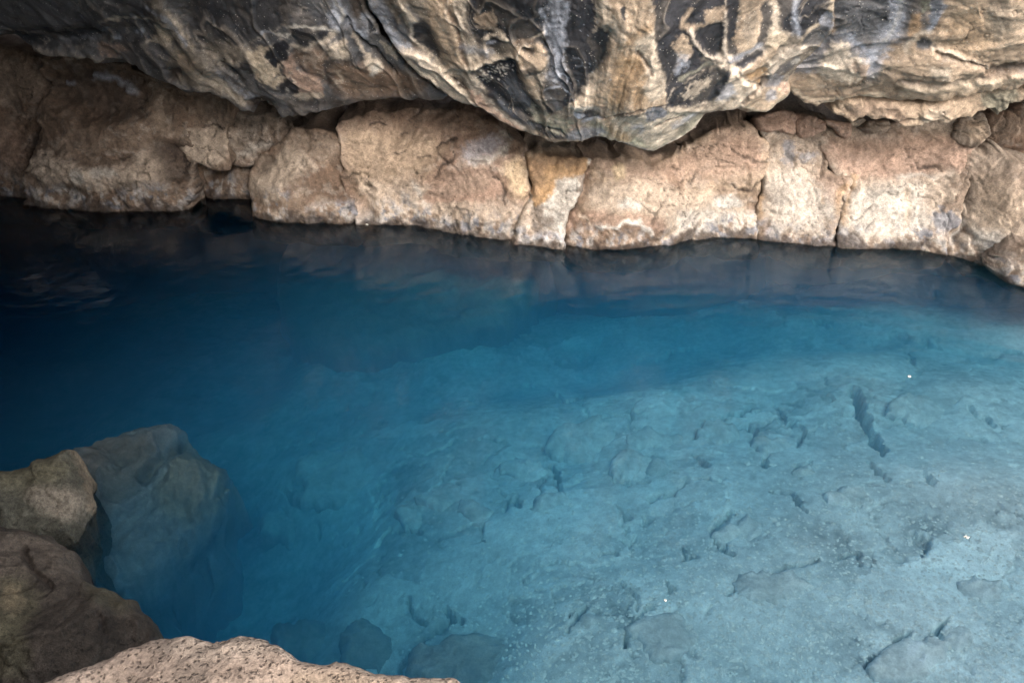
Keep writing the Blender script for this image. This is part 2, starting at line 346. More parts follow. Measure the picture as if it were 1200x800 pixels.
    if radial is not None:              # flow lines fanning out from a point of the face
        ang = np.arctan2(V-radial[1], U-radial[0]); rd = np.hypot(U-radial[0], V-radial[1])
        co = np.stack([ang*radial[2] + 1.2*W3[:,0], rd/420.0 + 0.3*W3[:,1], np.full(len(U), seed*1.7)], 1)
        nb = fbm(co, 1.0, 5, seed+47, 0.62); mott += radial[3]*nb; h += 0.002*nb
    col = np.clip(col*np.clip(mott, 0.35, 1.8)[:,None], 0.008, 0.85)
    X = P + sheet.D[None]*h[:,None]
    # rim runs back as a skirt
    e = np.concatenate([quads[:,[0,1]], quads[:,[1,2]], quads[:,[2,3]], quads[:,[3,0]]])
    e = e[e[:,0] != e[:,1]]
    key = np.sort(e, 1); kk = key[:,0].astype(np.int64)*len(U)+key[:,1]
    _, inv, cnt = np.unique(kk, return_inverse=True, return_counts=True)
    be = e[cnt[inv] == 1]
    rim = np.unique(be); n0 = len(U); sd = -sheet.D if skirt_dir is None else np.array(skirt_dir, float); sd = sd/np.linalg.norm(sd)
    cen = X[rim].mean(0)
    rings = []; rc = []; NR = 3 if skirt < 0.5 else 9; c0 = col[rim].mean(0)
    for j in range(NR):
        fr = ((j+1)/NR)**1.4; rp = X[rim] + sd*skirt*fr
        nz = np.stack([fbm(rp, 4.0, 4, seed+61+k) for k in range(3)], 1) + 0.6*facets(rp, 4.5, seed+66)[:,None]*np.array([1,-1,.3])
        jj = rp + (cen-X[rim])*0.05*fr*fr + min(0.02+0.07*skirt, 0.10)*min(1, (j+1)/2.5)*nz
        t = min(1, (j+1)/3); rc.append((col[rim]*(1-t)+c0*t)*np.clip(1+0.5*fbm(rp, 7, 4, seed+68), .5, 1.6)[:,None]); rings.append(jj)
    X = np.concatenate([X]+rings); col = np.concatenate([col]+rc)
    rr = np.full(n0, -1); rr[rim] = np.arange(len(rim))
    prev = lambda k, v: v if k == 0 else n0+(k-1)*len(rim)+rr[v]
    sk = [np.stack([prev(k, be[:,1]), prev(k, be[:,0]), prev(k+1, be[:,0]), prev(k+1, be[:,1])], 1) for k in range(NR)]
    quads = np.concatenate([quads]+sk)
    ob = mesh_from(name, X, quads, mat, col, origin=(cen[0], cen[1], X[:,2].min()))
    if parent is not None:
        ob.parent = parent; ob.matrix_parent_inverse = parent.matrix_world.inverted()
    return ob
def l(*p): return [(p[i], p[i+1]) for i in range(0, len(p), 2)]
# ------------------------------------------------------------------ the setting
def sheet_mesh(name, pos_fn, nu, nv, mat, base, seed, amp=0.08, mott=0.35):
    a = np.linspace(0, 1, nu); b = np.linspace(0, 1, nv); A, B = np.meshgrid(a, b)
    P = pos_fn(A.ravel(), B.ravel())
    n = np.stack([fbm(P, 1.3, 5, seed+k) for k in range(3)], 1)
    f = facets(P, 2.2, seed+9)
    P = P + amp*(n + 0.6*f[:,None])
    idx = np.arange(nu*nv).reshape(nv, nu)
    q = np.stack([idx[:-1,:-1], idx[1:,:-1], idx[1:,1:], idx[:-1,1:]], -1).reshape(-1, 4)
    c = np.array(PAL[base] if isinstance(base, str) else base)[None]*np.clip(1+mott*fbm(P, 4, 4, seed+4)*1.5, 0.4, 1.7)[:,None]
    o = mesh_from(name, P, q, mat, c); tag(o, kind='structure'); return o

# rock mass behind the boulders
WP = np.array([(-8,1.0),(-7,4.6),(-4.5,5.75),(-2,5.75),(0,5.5),(2,5.3),(3.3,4.9),(4.6,4.1),(6.2,2.9),(8,1.2)], float)
def wall_pos(a, b):
    t = a*(len(WP)-1); k = np.arange(len(WP))
    x = np.interp(t, k, WP[:,0]); z = -2.6+b*5.4; y = np.interp(t, k, WP[:,1])+1.3*sstep(0.0, 0.35, z)
    return np.stack([x, y, z], 1)
tag(sheet_mesh('cave_wall', wall_pos, 300, 90, M_WALL, (.06,.057,.055), 3, 0.10))
# roof of the cave: from above the overhang back over the far half of the pool, lower and closed on the left, an unseen part shaped to darken it
def roof_pos(a, b):
    x = -8+a*16; y = 5.2-b*2.0
    z = 1.75 + 0.9*np.sin(np.clip(b, 0, 1)*math.pi/2) + 0.15*np.sin(x*0.9)
    return np.stack([x, y, z], 1)
sheet_mesh('cave_roof', roof_pos, 200, 80, M_SHADE, 'A', 5, 0.14)
def roof_dark_pos(a, b):
    y = 3.3-b*7; x = -8+a*(7.9-1.2*np.minimum(1, b*2.2)); z = 2.85-0.25*b+0.1*np.sin(x*1.3)
    return np.stack([x, y, z], 1)
sheet_mesh('cave_roof', roof_dark_pos, 100, 70, M_SHADE, 'A', 6, 0.14)  # unseen; edge drawn to keep sky and sun off the left
# unseen wall behind the camera, added to block sun from the left side
def block_wall_pos(a, b):
    x = -8+a*8.15; y = -0.55-0.5*a+0.35*np.sin(a*9); z = -1.0+b*4.3
    return np.stack([x, y, z], 1)
sheet_mesh('sun_block_wall', block_wall_pos, 120, 80, M_SHADE, 'A', 7, 0.12)
# lava ground outside, behind the viewer
def ground_pos(a, b):
    x = -60+a*120; y = 0.25-b*b*90
    return np.stack([x, y, 0.15+0.25*np.minimum(1, b*6)+0*x], 1)
sheet_mesh('ground', ground_pos, 160, 120, M_SHADE, 'A', 8, 0.10)

# pool bed: depths set at picture points, blended over the floor of the pool
DEPTH = np.array([(1190,380,.30),(1120,385,.38),(1030,385,.44),(1150,450,.18),(1060,420,.30),(1000,460,.25),(1000,600,.17),(1100,750,.13),(1180,600,.12),(900,700,.17),(780,770,.19),(700,740,.22),(700,620,.32),(800,500,.36),(880,560,.25),(900,450,.38),
    (620,500,.46),(600,620,.36),(520,560,.43),(520,680,.42),(450,740,.58),(450,640,.47),(390,640,.68),(340,690,1.0),(280,640,1.1),(350,540,.60),(300,750,1.05),(240,720,1.15),(420,430,.80),(250,440,1.08),(100,400,1.25),(0,480,1.3),(560,415,.70),(700,415,.74),(820,390,.70),(960,385,.56),  # lower-left points deepened so the shaded water comes out dark
    (300,330,1.1),(80,300,1.4),(560,340,.86),(750,330,1.0),(950,330,.80),(1100,330,.55),(100,700,.9),(0,800,.7),(400,900,.5),(800,950,.25),(1200,900,.12),(1400,600,.10),(1400,420,.08)], float)
_dp = on_z(DEPTH[:,0], DEPTH[:,1], -DEPTH[:,2]*0.85)
def bed_depth(x, y):
    num = np.zeros_like(x); den = np.zeros_like(x)
    for (px, py, _), dd in zip(_dp, DEPTH[:,2]):
        w = 1/((x-px)**2+(y-py)**2+0.10)**2
        num += w*dd; den += w
    return num/den
BED_CRACKS = [  # clefts carved in the floor, with stones' shadow sides painted darker: polyline (px), width px, depth m
    (l(1000,458,1004,465,1010,482,1016,498,1024,514,1034,526), 13, .10), (l(857,600,842,612,836,626,846,640,860,650), 6, .07), (l(856,694,880,682,905,671,930,662,955,655), 5, .05),
    (l(732,758,738,738,752,718,764,712), 7, .07), (l(668,738,675,722,684,713), 7, .06), (l(1018,780,1035,764,1050,750,1066,738), 7, .07), (l(1092,745,1098,735,1108,728,1100,742,1108,756), 6, .06),
    (l(815,515,818,503,845,490,870,483,882,474), 5, .05), (l(866,502,885,503,882,518,896,530,895,545), 6, .06), (l(910,478,920,490,940,503,934,522), 5, .06), (l(815,535,825,543,832,542), 6, .05), (l(1016,540,1025,548,1040,563), 5, .05),
    (l(1083,556,1095,566), 7, .06), (l(1064,416,1070,425), 5, .05), (l(1138,475,1150,490,1165,498), 5, .05), (l(993,572,998,585,1008,592), 6, .05), (l(625,598,632,575,640,556), 4, .05), (l(650,545,655,565,652,580), 6, .06), (l(800,640,803,655,812,650), 4, .04),
    (l(470,785,490,755,510,740,530,728), 8, .08), (l(478,700,484,720,500,730), 5, .05), (l(525,712,530,726,536,730), 8, .07), (l(335,575,345,590,372,594,392,590), 7, .07), (l(720,540,718,556,735,566,758,562), 5, .05), (l(590,600,600,585,612,590), 4, .04), (l(930,545,938,556,950,540), 5, .05),
    (l(705,650,715,645,722,648), 4, .04), (l(985,655,1005,650,1010,660), 4, .04), (l(905,575,930,580,945,600), 4, .04), (l(1080,625,1085,640,1084,655), 4, .04), (l(785,685,790,690,785,695), 4, .04), (l(760,585,790,575,812,560,850,563), 4, .045), (l(700,490,730,487,742,500), 4, .04)]
def build_bed():
    global BED_GX, BED_GY
    gx = np.concatenate([np.arange(-4.6, -1.4, .02), np.arange(-1.4, 2.9, .0074), np.arange(2.9, 4.4, .02)]); gy = np.concatenate([np.arange(.35, .95, .02), np.arange(.95, 3.4, .0074), np.arange(3.4, 5.9, .02)]); BED_GX, BED_GY = gx, gy; X, Y = np.meshgrid(gx, gy); nx, ny = len(gx), len(gy); X = X.ravel(); Y = Y.ravel()
    dep = bed_depth(X, Y)
    P = np.stack([X, Y, np.zeros_like(X)], 1)
    wx = fbm(P, 2.5, 4, 71)*0.16; wy = fbm(P, 2.5, 4, 72)*0.16
    h = 0.02*fbm(P, 1.2, 3, 73); tone = np.ones(len(X)); w2x = wx+0.035*fbm(P, 9, 3, 74); w2y = wy+0.035*fbm(P, 9, 3, 75)
    for sc, am, sd in ((2.3, 0.014, 81), (4.6, 0.010, 82), (10.0, 0.004, 83)):
        f1, bd, idv = cells2((X+w2x)*sc, (Y+w2y)*sc*1.25, sd)
        msk = sstep(0.0, 0.16, fbm(P, 1.7, 3, sd+20)+0.05)       # slabs show in places, silt buries the rest
        gap = (1-sstep(0.010, 0.035, bd))*sstep(-.1, .2, fbm(P, 5, 3, sd+40))
        h += msk*(am*(idv-0.5) - (0.5*am+min(.028, 2*am))*gap); tone += msk*((idv-0.5)*0.36 - 0.34*gap)
    h += 0.002*fbm(P, 18, 4, 90, 0.6) + 0.003*facets(P, 7, 91)
    Z = -dep + h*np.clip(dep/0.30, 0.6, 1.6)
    B = np.stack([X, Y, Z], 1)
    d = B-CAM; b = d@np.array([0, cp, -sp]); u = 600+FPX*d[:,0]/b; v = 400-FPX*(d@np.array([0, sp, cp]))/b
    cu = u+3.0*fbm(P, 14, 4, 95)*2; cv = v+3.0*fbm(P, 14, 4, 96)*2
    for pts, w, dp in BED_CRACKS:
        pts = np.array(pts); s = np.nonzero((u > pts[:,0].min()-20) & (u < pts[:,0].max()+20) & (v > pts[:,1].min()-20) & (v < pts[:,1].max()+20))[0]
        if len(s):
            q = smooth_poly(pts, False, 4); dd, _, _, _ = poly_dist(q, cu[s], cv[s], False)
            Z[s] -= 1.7*dp*(1-sstep(w*0.22, w*0.52, dd)); tone[s] -= .35*(1-sstep(w*0.22, w*0.6, dd))
    B[:,2] = Z
    idx = np.arange(nx*ny).reshape(ny, nx)
    q = np.stack([idx[:-1,:-1], idx[:-1,1:], idx[1:,1:], idx[1:,:-1]], -1).reshape(-1, 4)
    base = np.array([.70,.72,.71])[None]*np.clip(tone+0.18*fbm(P, 3, 5, 97)+0.22*fbm(P, 25, 3, 98, .6), 0.5, 1.45)[:,None]
    tag(mesh_from('pool_bed', B, q, M_BED, base), kind='structure')
build_bed()
# the water body: one closed volume
def build_water():
    x0, x1, y0, y1, zb = -5.2, 5.6, 0.30, 5.0, -2.4
    vs_ = [(x0,y0,0),(x1,y0,0),(x1,y1,0),(x0,y1,0),(x0,y0,zb),(x1,y0,zb),(x1,y1,zb),(x0,y1,zb)]
    fs = [(0,1,2,3),(7,6,5,4),(0,4,5,1),(1,5,6,2),(2,6,7,3),(3,7,4,0)]
    tag(mesh_from('water', vs_, fs, M_WATER, smooth=False), kind='structure')
build_water()
# ------------------------------------------------------------------ boulders of the far bank
WS = WallSheet()
W2 = WallSheet(dy=0.14); W3 = WallSheet(dy=0.26); WF = WallSheet(dy=-0.05)
ROCK_GROUP = 'boulders of the far bank'
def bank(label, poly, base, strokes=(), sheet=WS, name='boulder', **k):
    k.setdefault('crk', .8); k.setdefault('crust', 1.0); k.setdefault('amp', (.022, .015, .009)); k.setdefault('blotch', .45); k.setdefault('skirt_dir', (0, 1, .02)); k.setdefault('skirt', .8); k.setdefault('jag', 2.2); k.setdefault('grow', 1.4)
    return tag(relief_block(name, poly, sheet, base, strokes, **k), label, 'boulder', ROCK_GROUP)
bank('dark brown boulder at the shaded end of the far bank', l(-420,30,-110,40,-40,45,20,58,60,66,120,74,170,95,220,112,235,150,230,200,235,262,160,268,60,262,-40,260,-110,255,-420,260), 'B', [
    ('p', l(50,75,120,72,168,95,170,125,130,140,85,135,55,110), 'D', dict(s=12, a=.5, h=-.06)),  # hollow: its shade is painted dark as well as sunk
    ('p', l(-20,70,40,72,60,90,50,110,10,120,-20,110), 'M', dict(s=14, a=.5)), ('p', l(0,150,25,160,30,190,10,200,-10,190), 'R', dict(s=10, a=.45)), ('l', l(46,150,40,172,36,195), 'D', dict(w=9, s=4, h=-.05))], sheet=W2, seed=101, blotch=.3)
bank('wide brown boulder with a pale crusted ledge along its foot', l(30,215,36,190,44,160,46,120,50,80,90,68,150,80,185,98,215,125,228,160,226,200,222,232,215,262,160,268,100,268,45,262,32,240), (.15,.105,.075), [('p', l(52,84,100,74,160,92,174,118,160,136,120,140,80,132,58,110), 'D', dict(s=9, a=.6, h=-.13)), ('l', l(106,88,125,90,140,98,150,106), 'L', dict(w=7, s=4, a=.6, h=.04)), ('l', l(66,96,78,97), 'L', dict(w=4, s=2, a=.5, h=.02)),  # same hollow: dark rock and recess shadow both painted into the brown
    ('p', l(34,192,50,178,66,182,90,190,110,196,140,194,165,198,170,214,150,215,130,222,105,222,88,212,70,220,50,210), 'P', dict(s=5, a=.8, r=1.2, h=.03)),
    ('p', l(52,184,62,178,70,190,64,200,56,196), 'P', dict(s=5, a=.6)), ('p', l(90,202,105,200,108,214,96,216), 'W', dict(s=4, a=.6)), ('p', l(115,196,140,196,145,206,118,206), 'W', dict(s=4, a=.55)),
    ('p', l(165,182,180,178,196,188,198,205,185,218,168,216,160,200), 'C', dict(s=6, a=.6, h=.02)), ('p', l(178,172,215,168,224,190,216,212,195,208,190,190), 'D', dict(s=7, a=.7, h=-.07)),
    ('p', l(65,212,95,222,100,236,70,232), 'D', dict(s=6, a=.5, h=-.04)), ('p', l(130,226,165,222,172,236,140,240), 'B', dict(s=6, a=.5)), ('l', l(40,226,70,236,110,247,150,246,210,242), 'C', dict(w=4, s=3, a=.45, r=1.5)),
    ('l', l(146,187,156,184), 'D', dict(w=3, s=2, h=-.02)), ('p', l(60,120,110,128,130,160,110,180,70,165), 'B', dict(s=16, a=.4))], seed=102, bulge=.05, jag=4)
bank('brown angular block with a pale pinkish lower face under the left overhang', l(172,80,185,90,230,96,262,108,266,140,266,160,270,190,262,196,240,194,222,186,208,172,192,156,176,140,180,110), (.15,.112,.083), [
    ('p', l(175,150,200,146,235,150,264,154,266,186,250,192,226,186,212,170,190,160), 'C', dict(s=5, a=.75, r=1)), ('p', l(215,168,262,170,264,186,232,188), 'P', dict(s=5, a=.5)), ('p', l(185,105,230,108,262,120,262,146,220,144,190,140), 'B', dict(s=10, a=.35)),
    ('l', l(174,143,190,145,205,149,222,147), 'D', dict(w=1.6, s=1.2, h=-.012)), ('l', l(240,148,252,148,263,151), 'D', dict(w=1.6, s=1.2, h=-.012)), ('l', l(216,142,222,146,218,148), 'D', dict(w=1.6, s=1.2, h=-.01)), ('l', l(148,118,155,130), 'C', dict(w=4, s=3, a=.6))], sheet=WallSheet(dy=.03), seed=103, blotch=.35)
bank('pale grey cracked block wedged under the overhang beside a vertical cleft', l(266,135,268,128,290,136,320,134,335,142,342,160,330,176,316,186,294,194,282,192,272,186,266,160), (.30,.245,.20), [
    ('p', l(268,132,290,138,320,136,334,146,310,150,284,152,268,152), 'M', dict(s=7, a=.7)), ('l', l(272,170,290,166,310,160,325,158), 'M', dict(w=3, s=3, a=.5)), ('l', l(278,182,296,174,316,170), 'W', dict(w=7, s=4, a=.5))], sheet=W2, seed=104, R=.035, streak=((.2,0,1), 26, .35))
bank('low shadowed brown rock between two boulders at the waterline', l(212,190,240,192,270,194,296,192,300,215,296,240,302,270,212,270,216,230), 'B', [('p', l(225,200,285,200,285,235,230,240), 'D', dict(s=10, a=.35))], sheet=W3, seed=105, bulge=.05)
bank('brown boulder with one bright cream patch and a dark cleft beside it', l(292,196,305,182,322,170,335,158,352,152,375,152,392,158,402,170,404,190,400,205,406,220,414,245,422,285,360,285,302,278,296,250,290,220), 'B', [
    ('p', l(296,205,306,196,322,190,330,176,345,165,355,180,366,196,352,206,340,218,332,232,312,236,300,226,295,214), 'C', dict(s=6, a=.85, h=.03, r=1)), ('p', l(298,210,325,200,338,205,330,228,308,232), 'P', dict(s=6, a=.6)),  # bright patch: cream with a paler middle
    ('p', l(300,185,318,180,322,195,310,200,300,198), 'M', dict(s=5, a=.8, h=-.04)), ('l', l(353,174,360,184,369,194), 'P', dict(w=4, s=2.5, a=.7)), ('p', l(345,155,390,158,398,180,375,190,350,172), 'M', dict(s=10, a=.6)),
    ('l', l(305,250,350,254,415,260), 'C', dict(w=9, s=5, a=.4, r=1.5)), ('l', l(340,206,355,225,350,245), 'M', dict(w=14, s=8, a=.4))], seed=106, bulge=.06)
bank('large tan rounded boulder with a diagonal brown facet', l(400,152,404,142,425,134,455,129,500,128,540,130,568,140,596,160,614,176,622,186,620,200,622,230,618,260,606,300,560,302,520,296,490,285,440,286,424,284,412,245,402,218,398,205,404,190), 'R', [
    ('p', l(404,150,430,145,480,150,520,165,500,200,470,215,430,220,405,205), 'T', dict(s=14, a=.7)), ('p', l(410,140,450,128,540,126,575,140,560,160,500,160,440,150), 'B', dict(s=14, a=.55)),
    ('p', l(420,215,460,212,500,215,530,232,600,238,616,240,610,270,560,278,500,262,430,258), 'C', dict(s=10, a=.75, r=1)), ('p', l(430,232,470,222,492,235,490,258,440,258), 'P', dict(s=8, a=.6)), ('l', l(432,256,460,258,492,258,520,270,560,278,604,272), 'W', dict(w=12, s=6, a=.6, r=1.6)), ('l', l(493,262,500,240,488,218), 'W', dict(w=7, s=4, a=.6, r=1.2)),
    ('p', l(493,236,520,212,560,198,588,204,594,222,560,232,530,236), 'R', dict(s=4, a=.9, h=-.035, r=.3)), ('p', l(500,232,525,212,560,200,585,206,560,226), 'M', dict(s=7, a=.4)),
    ('l', l(590,155,598,165,590,176,575,186,555,190), 'W', dict(w=6, s=3.5, a=.65, r=1.4)), ('p', l(545,170,575,160,590,168,570,184,545,188), 'L', dict(s=6, a=.45, r=1.2)), ('l', l(555,188,570,190), 'D', dict(w=3, s=2, a=.6)), ('p', l(596,166,614,170,612,180,598,178), 'B', dict(s=4, a=.7)),
    ('l', l(513,173,525,166,537,163), 'D', dict(w=2, s=1.5, h=-.02)), ('l', l(508,208,520,196,532,186,534,178), 'D', dict(w=1.8, s=1.5, h=-.02)), ('l', l(480,142,488,133,492,128), 'D', dict(w=1.6, s=1.4, h=-.015)), ('l', l(470,156,480,154), 'D', dict(w=2, s=1.5, h=-.015)), ('l', l(492,184,505,182), 'D', dict(w=2, s=1.5, h=-.015)), ('l', l(465,178,475,176), 'D', dict(w=1.6, s=1.5, h=-.012)), ('l', l(436,147,444,143,452,148), 'D', dict(w=1.6, s=1.5, h=-.012)),
    ('l', l(578,208,588,214,592,228,592,238), 'D', dict(w=1.6, s=1.4, h=-.014)), ('l', l(404,204,414,222,426,240,430,256), 'B', dict(w=12, s=5, a=.7, h=-.02)), ('p', l(590,195,616,185,618,230,600,225), 'Y', dict(s=8, a=.45))], seed=107, bulge=.09, smax=.4)
bank('narrow upright block with rusty brown top and chalky white foot', l(616,186,626,181,650,183,690,188,692,192,684,205,676,230,668,250,662,270,656,305,604,305,608,270,614,245,622,225,622,200), 'W', [
    ('p', l(616,135,694,135,690,190,680,206,655,206,648,225,640,234,622,234), 'O', dict(s=4, a=.95, r=1)), ('p', l(616,135,690,135,680,198,640,208,624,230), 'B', dict(s=8, a=.55)), ('p', l(640,196,672,196,676,206,656,212,644,222), 'O', dict(s=5, a=.7)), ('p', l(614,172,634,168,636,178,624,184), 'T', dict(s=3, a=.9, h=.02)),
    ('p', l(608,240,622,236,624,270,612,280), 'C', dict(s=4, a=.7)), ('l', l(608,282,650,276,668,284), 'L', dict(w=8, s=4, a=.6, r=1.4)), ('l', l(626,236,628,250,632,262), 'M', dict(w=1.5, s=1.4, a=.7, h=-.012)), ('l', l(632,264,645,268,655,272), 'M', dict(w=1.6, s=1.4, a=.6, h=-.01)), ('l', l(640,246,650,242), 'M', dict(w=1.4, s=1.2, a=.5))], seed=108, R=.025, edge=.04, sheet=WF)
bank('broad tan boulder with bright cream crust and wet brown hollow at its foot', l(690,190,720,183,745,188,770,192,800,178,822,160,845,150,872,147,888,152,898,165,902,185,898,200,893,212,890,235,888,262,886,300,840,302,800,302,776,312,720,318,660,312,664,275,672,245,682,215,690,195), 'T', [
    ('p', l(700,185,770,190,830,165,880,165,895,195,880,205,800,215,720,212), 'R', dict(s=12, a=.6)), ('p', l(830,145,880,145,896,175,885,190,850,185), 'R', dict(s=10, a=.5)), ('p', l(700,180,760,186,800,180,790,195,720,196), 'B', dict(s=10, a=.5)),
    ('p', l(690,222,740,212,800,225,850,228,886,240,884,272,840,276,790,272,780,262,760,252,700,246), 'C', dict(s=10, a=.85, r=1)), ('p', l(722,236,735,232,750,238,745,244,728,243), 'W', dict(s=5, a=.8, h=.01)), ('p', l(836,232,852,228,866,234,866,243,836,242), 'W', dict(s=5, a=.85, h=.012)), ('p', l(795,250,840,246,884,254,884,272,800,276), 'W', dict(s=8, a=.6, r=1.6)),
    ('p', l(664,262,680,250,694,250,700,266,770,258,776,275,776,300,740,310,680,306,660,300), 'B', dict(s=4, a=.95, h=-.015, r=.5)), ('p', l(690,246,730,250,772,252,775,268,735,262,700,264), 'R', dict(s=4, a=.6)),
    ('l', l(700,265,715,266,728,260,744,258,755,264,762,272,760,278), 'W', dict(w=4.5, s=2, a=.95, h=.008, r=.8)), ('l', l(680,252,688,258,692,270), 'P', dict(w=3, s=2, a=.7)), ('l', l(690,180,684,205,676,228,668,250,664,268), 'R', dict(w=12, s=4, a=.8, h=-.02)), ('l', l(682,236,688,222,700,208), 'B', dict(w=4, s=3, a=.5)),
    ('l', l(855,214,866,220,878,222,890,216,898,210), 'D', dict(w=1.8, s=1.5, h=-.018)), ('l', l(857,178,870,184,884,186,898,188), 'D', dict(w=3.5, s=2.5, a=.6, h=-.02)), ('p', l(828,264,842,262,846,270,832,272), 'B', dict(s=3, a=.7)), ('l', l(838,244,866,244,882,238), 'T', dict(w=3, s=2, a=.5, h=-.01)), ('p', l(876,238,888,236,890,246,880,246), 'B', dict(s=3, a=.6)),
    ('l', l(690,280,700,292,760,300,776,290), 'D', dict(w=8, s=6, a=.4)), ('p', l(715,196,728,192,732,204,722,210), 'Y', dict(s=4, a=.5, h=.015)), ('l', l(808,218,812,232,806,244), 'M', dict(w=2, s=2, a=.4, h=-.01))], seed=109, bulge=.08, smax=.4)
CREV = dict(w=1.8, s=1.5, h=-.016)
bank('cream block split by cracks with rust stain running down its side', l(898,168,896,152,925,148,945,150,964,150,970,165,968,195,990,205,998,218,994,235,986,258,980,275,984,312,930,312,902,300,890,292,889,260,892,230,898,205), 'C', [
    ('p', l(900,162,950,160,966,175,966,195,935,190,915,178,902,186), 'M', dict(s=7, a=.6, r=1.2)), ('p', l(916,170,928,166,932,180,926,194,918,186), 'S', dict(s=4, a=.55, r=1.3)), ('p', l(936,182,955,178,958,186,938,190), 'S', dict(s=4, a=.5, r=1.3)), ('p', l(900,208,930,200,965,215,985,230,975,262,940,280,905,262), 'W', dict(s=12, a=.45)), ('p', l(960,206,990,206,994,226,984,240,966,226), 'R', dict(s=8, a=.45)),
    ('l', l(894,262,905,275,925,285,955,284,982,282), 'L', dict(w=12, s=6, a=.5, r=1.8)), ('l', l(892,225,890,250,893,275), 'O', dict(w=5, s=3, a=.5)), ('l', l(990,215,985,240,979,265), 'O', dict(w=6, s=4, a=.45)), ('l', l(940,196,955,204,962,202), 'M', CREV), ('l', l(945,210,962,222,966,238), 'T', dict(w=2, s=1.5, h=-.01, a=.6)), ('l', l(960,168,966,186,964,208), 'D', dict(w=1.8, s=1.5, h=-.016, a=.7))], seed=110, R=.03)
bank('wide pale block with brown upper face and grey lichen at its corner', l(966,165,970,152,1000,148,1030,146,1065,142,1100,142,1128,140,1142,160,1138,195,1134,215,1130,240,1122,262,1108,282,1102,312,1040,316,992,312,982,286,986,258,992,235,998,215,972,196), 'C', [
    ('p', l(970,166,1060,160,1130,160,1136,195,1100,200,1050,208,1000,206,975,192), 'R', dict(s=10, a=.8)), ('p', l(985,165,1050,162,1120,158,1120,175,1040,182,985,180), 'B', dict(s=12, a=.45)), ('p', l(1000,225,1050,215,1080,220,1070,260,1030,282,990,278,990,250), 'W', dict(s=12, a=.6)), ('p', l(1050,255,1100,250,1110,285,1050,286), 'W', dict(s=8, a=.5, r=1.5)),
    ('p', l(1088,252,1106,244,1122,250,1122,268,1108,276,1096,268), 'S', dict(s=4, a=.65, r=1.8)), ('l', l(984,270,998,282,1004,288), 'S', dict(w=10, s=5, a=.5, r=1.8)), ('p', l(1040,278,1056,278,1056,286,1042,286), 'M', dict(s=3, a=.8)),
    ('l', l(1072,197,1086,194,1098,197,1104,200), 'D', dict(w=2, s=1.5, h=-.02)), ('l', l(1050,208,1070,205,1080,204,1096,210), 'W', dict(w=3, s=2.5, a=.5)), ('l', l(1096,212,1108,208,1120,210,1126,205), 'M', dict(w=2, s=1.6, a=.6, h=-.014)), ('l', l(1060,222,1064,245,1056,265), 'T', dict(w=6, s=4, a=.5, h=-.012)), ('l', l(1000,205,994,235,988,262), 'O', dict(w=5, s=3, a=.5)), ('l', l(1106,250,1112,262,1108,276), 'K', dict(w=2, s=1.6, a=.6, h=-.01))], seed=111, R=.035)
bank('tall leaning cream rock with a dark forked crack at the bright end', l(1122,180,1134,172,1150,178,1180,184,1205,196,1290,215,1480,230,1500,420,1400,395,1290,365,1230,355,1195,345,1160,330,1135,312,1110,300,1108,290,1120,268,1128,245,1134,220,1132,195), 'C', [
    ('p', l(1134,176,1180,186,1180,205,1150,212,1136,200), 'M', dict(s=8, a=.5)), ('p', l(1140,215,1180,215,1200,240,1180,268,1150,262), 'T', dict(s=12, a=.4)), ('p', l(1135,270,1165,272,1180,300,1160,308,1140,296), 'W', dict(s=8, a=.7)), ('l', l(1128,250,1130,268,1122,278,1126,292), 'K', dict(w=7, s=3, a=.7, h=-.03)), ('l', l(1130,265,1138,285,1150,300,1165,312), 'B', dict(w=4, s=2.5, a=.6, h=-.015)), ('l', l(1120,250,1132,256,1128,270,1112,282), 'W', dict(w=2.5, s=1.5, a=.6)), ('l', l(1136,212,1134,232,1137,250), 'D', dict(w=2.5, s=2, a=.7, h=-.02)), ('p', l(1185,200,1230,210,1240,240,1210,230), 'B', dict(s=10, a=.5))], seed=112, bulge=.05, blotch=.25)
bank('small cream stone at the waterline against the leaning rock', l(1172,312,1182,300,1200,288,1225,278,1270,280,1280,345,1230,352,1195,335,1176,326), 'P', [('l', l(1174,318,1195,318,1220,316), 'B', dict(w=4, s=3, a=.5))], sheet=WallSheet(dy=-.10), seed=113, R=.04)
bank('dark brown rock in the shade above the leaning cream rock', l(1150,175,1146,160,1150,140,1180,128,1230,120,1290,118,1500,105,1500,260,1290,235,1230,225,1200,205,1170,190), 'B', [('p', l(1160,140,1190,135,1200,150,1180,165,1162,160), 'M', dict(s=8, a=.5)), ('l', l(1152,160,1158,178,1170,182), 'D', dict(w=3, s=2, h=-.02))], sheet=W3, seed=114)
bank('small brown wedge stone jammed under the lower slab', l(1122,150,1132,142,1150,138,1160,146,1162,158,1150,172,1136,172,1124,164), 'M', [('p', l(1134,144,1152,142,1156,158,1146,166,1136,160), 'T', dict(s=5, a=.6))], name='wedge_stone', sheet=WF, seed=115, step=1.2, bulge=.01, jag=3, crust=0)
WEDGE = [('flat brown stone on the bank top below the dark notch', l(888,146,890,136,905,130,930,130,934,142,932,158,915,154,898,156), 'R'), ('squarish brown stone beside a hairline crack on the bank top', l(936,158,933,144,934,132,950,134,966,140,968,150,958,158,944,162), 'R'),
    ('thin tan chip stone resting under the long slab', l(966,144,968,140,985,142,1000,146,1000,160,988,160,975,150), 'R'), ('pale tan chip stone poking from under the slab edge', l(1000,140,1012,138,1018,142,1014,148,1002,148), 'C'), ('flat brown chip stone tucked beside the pale chip', l(1012,150,1020,143,1040,142,1044,148,1036,156,1018,156), 'M')]
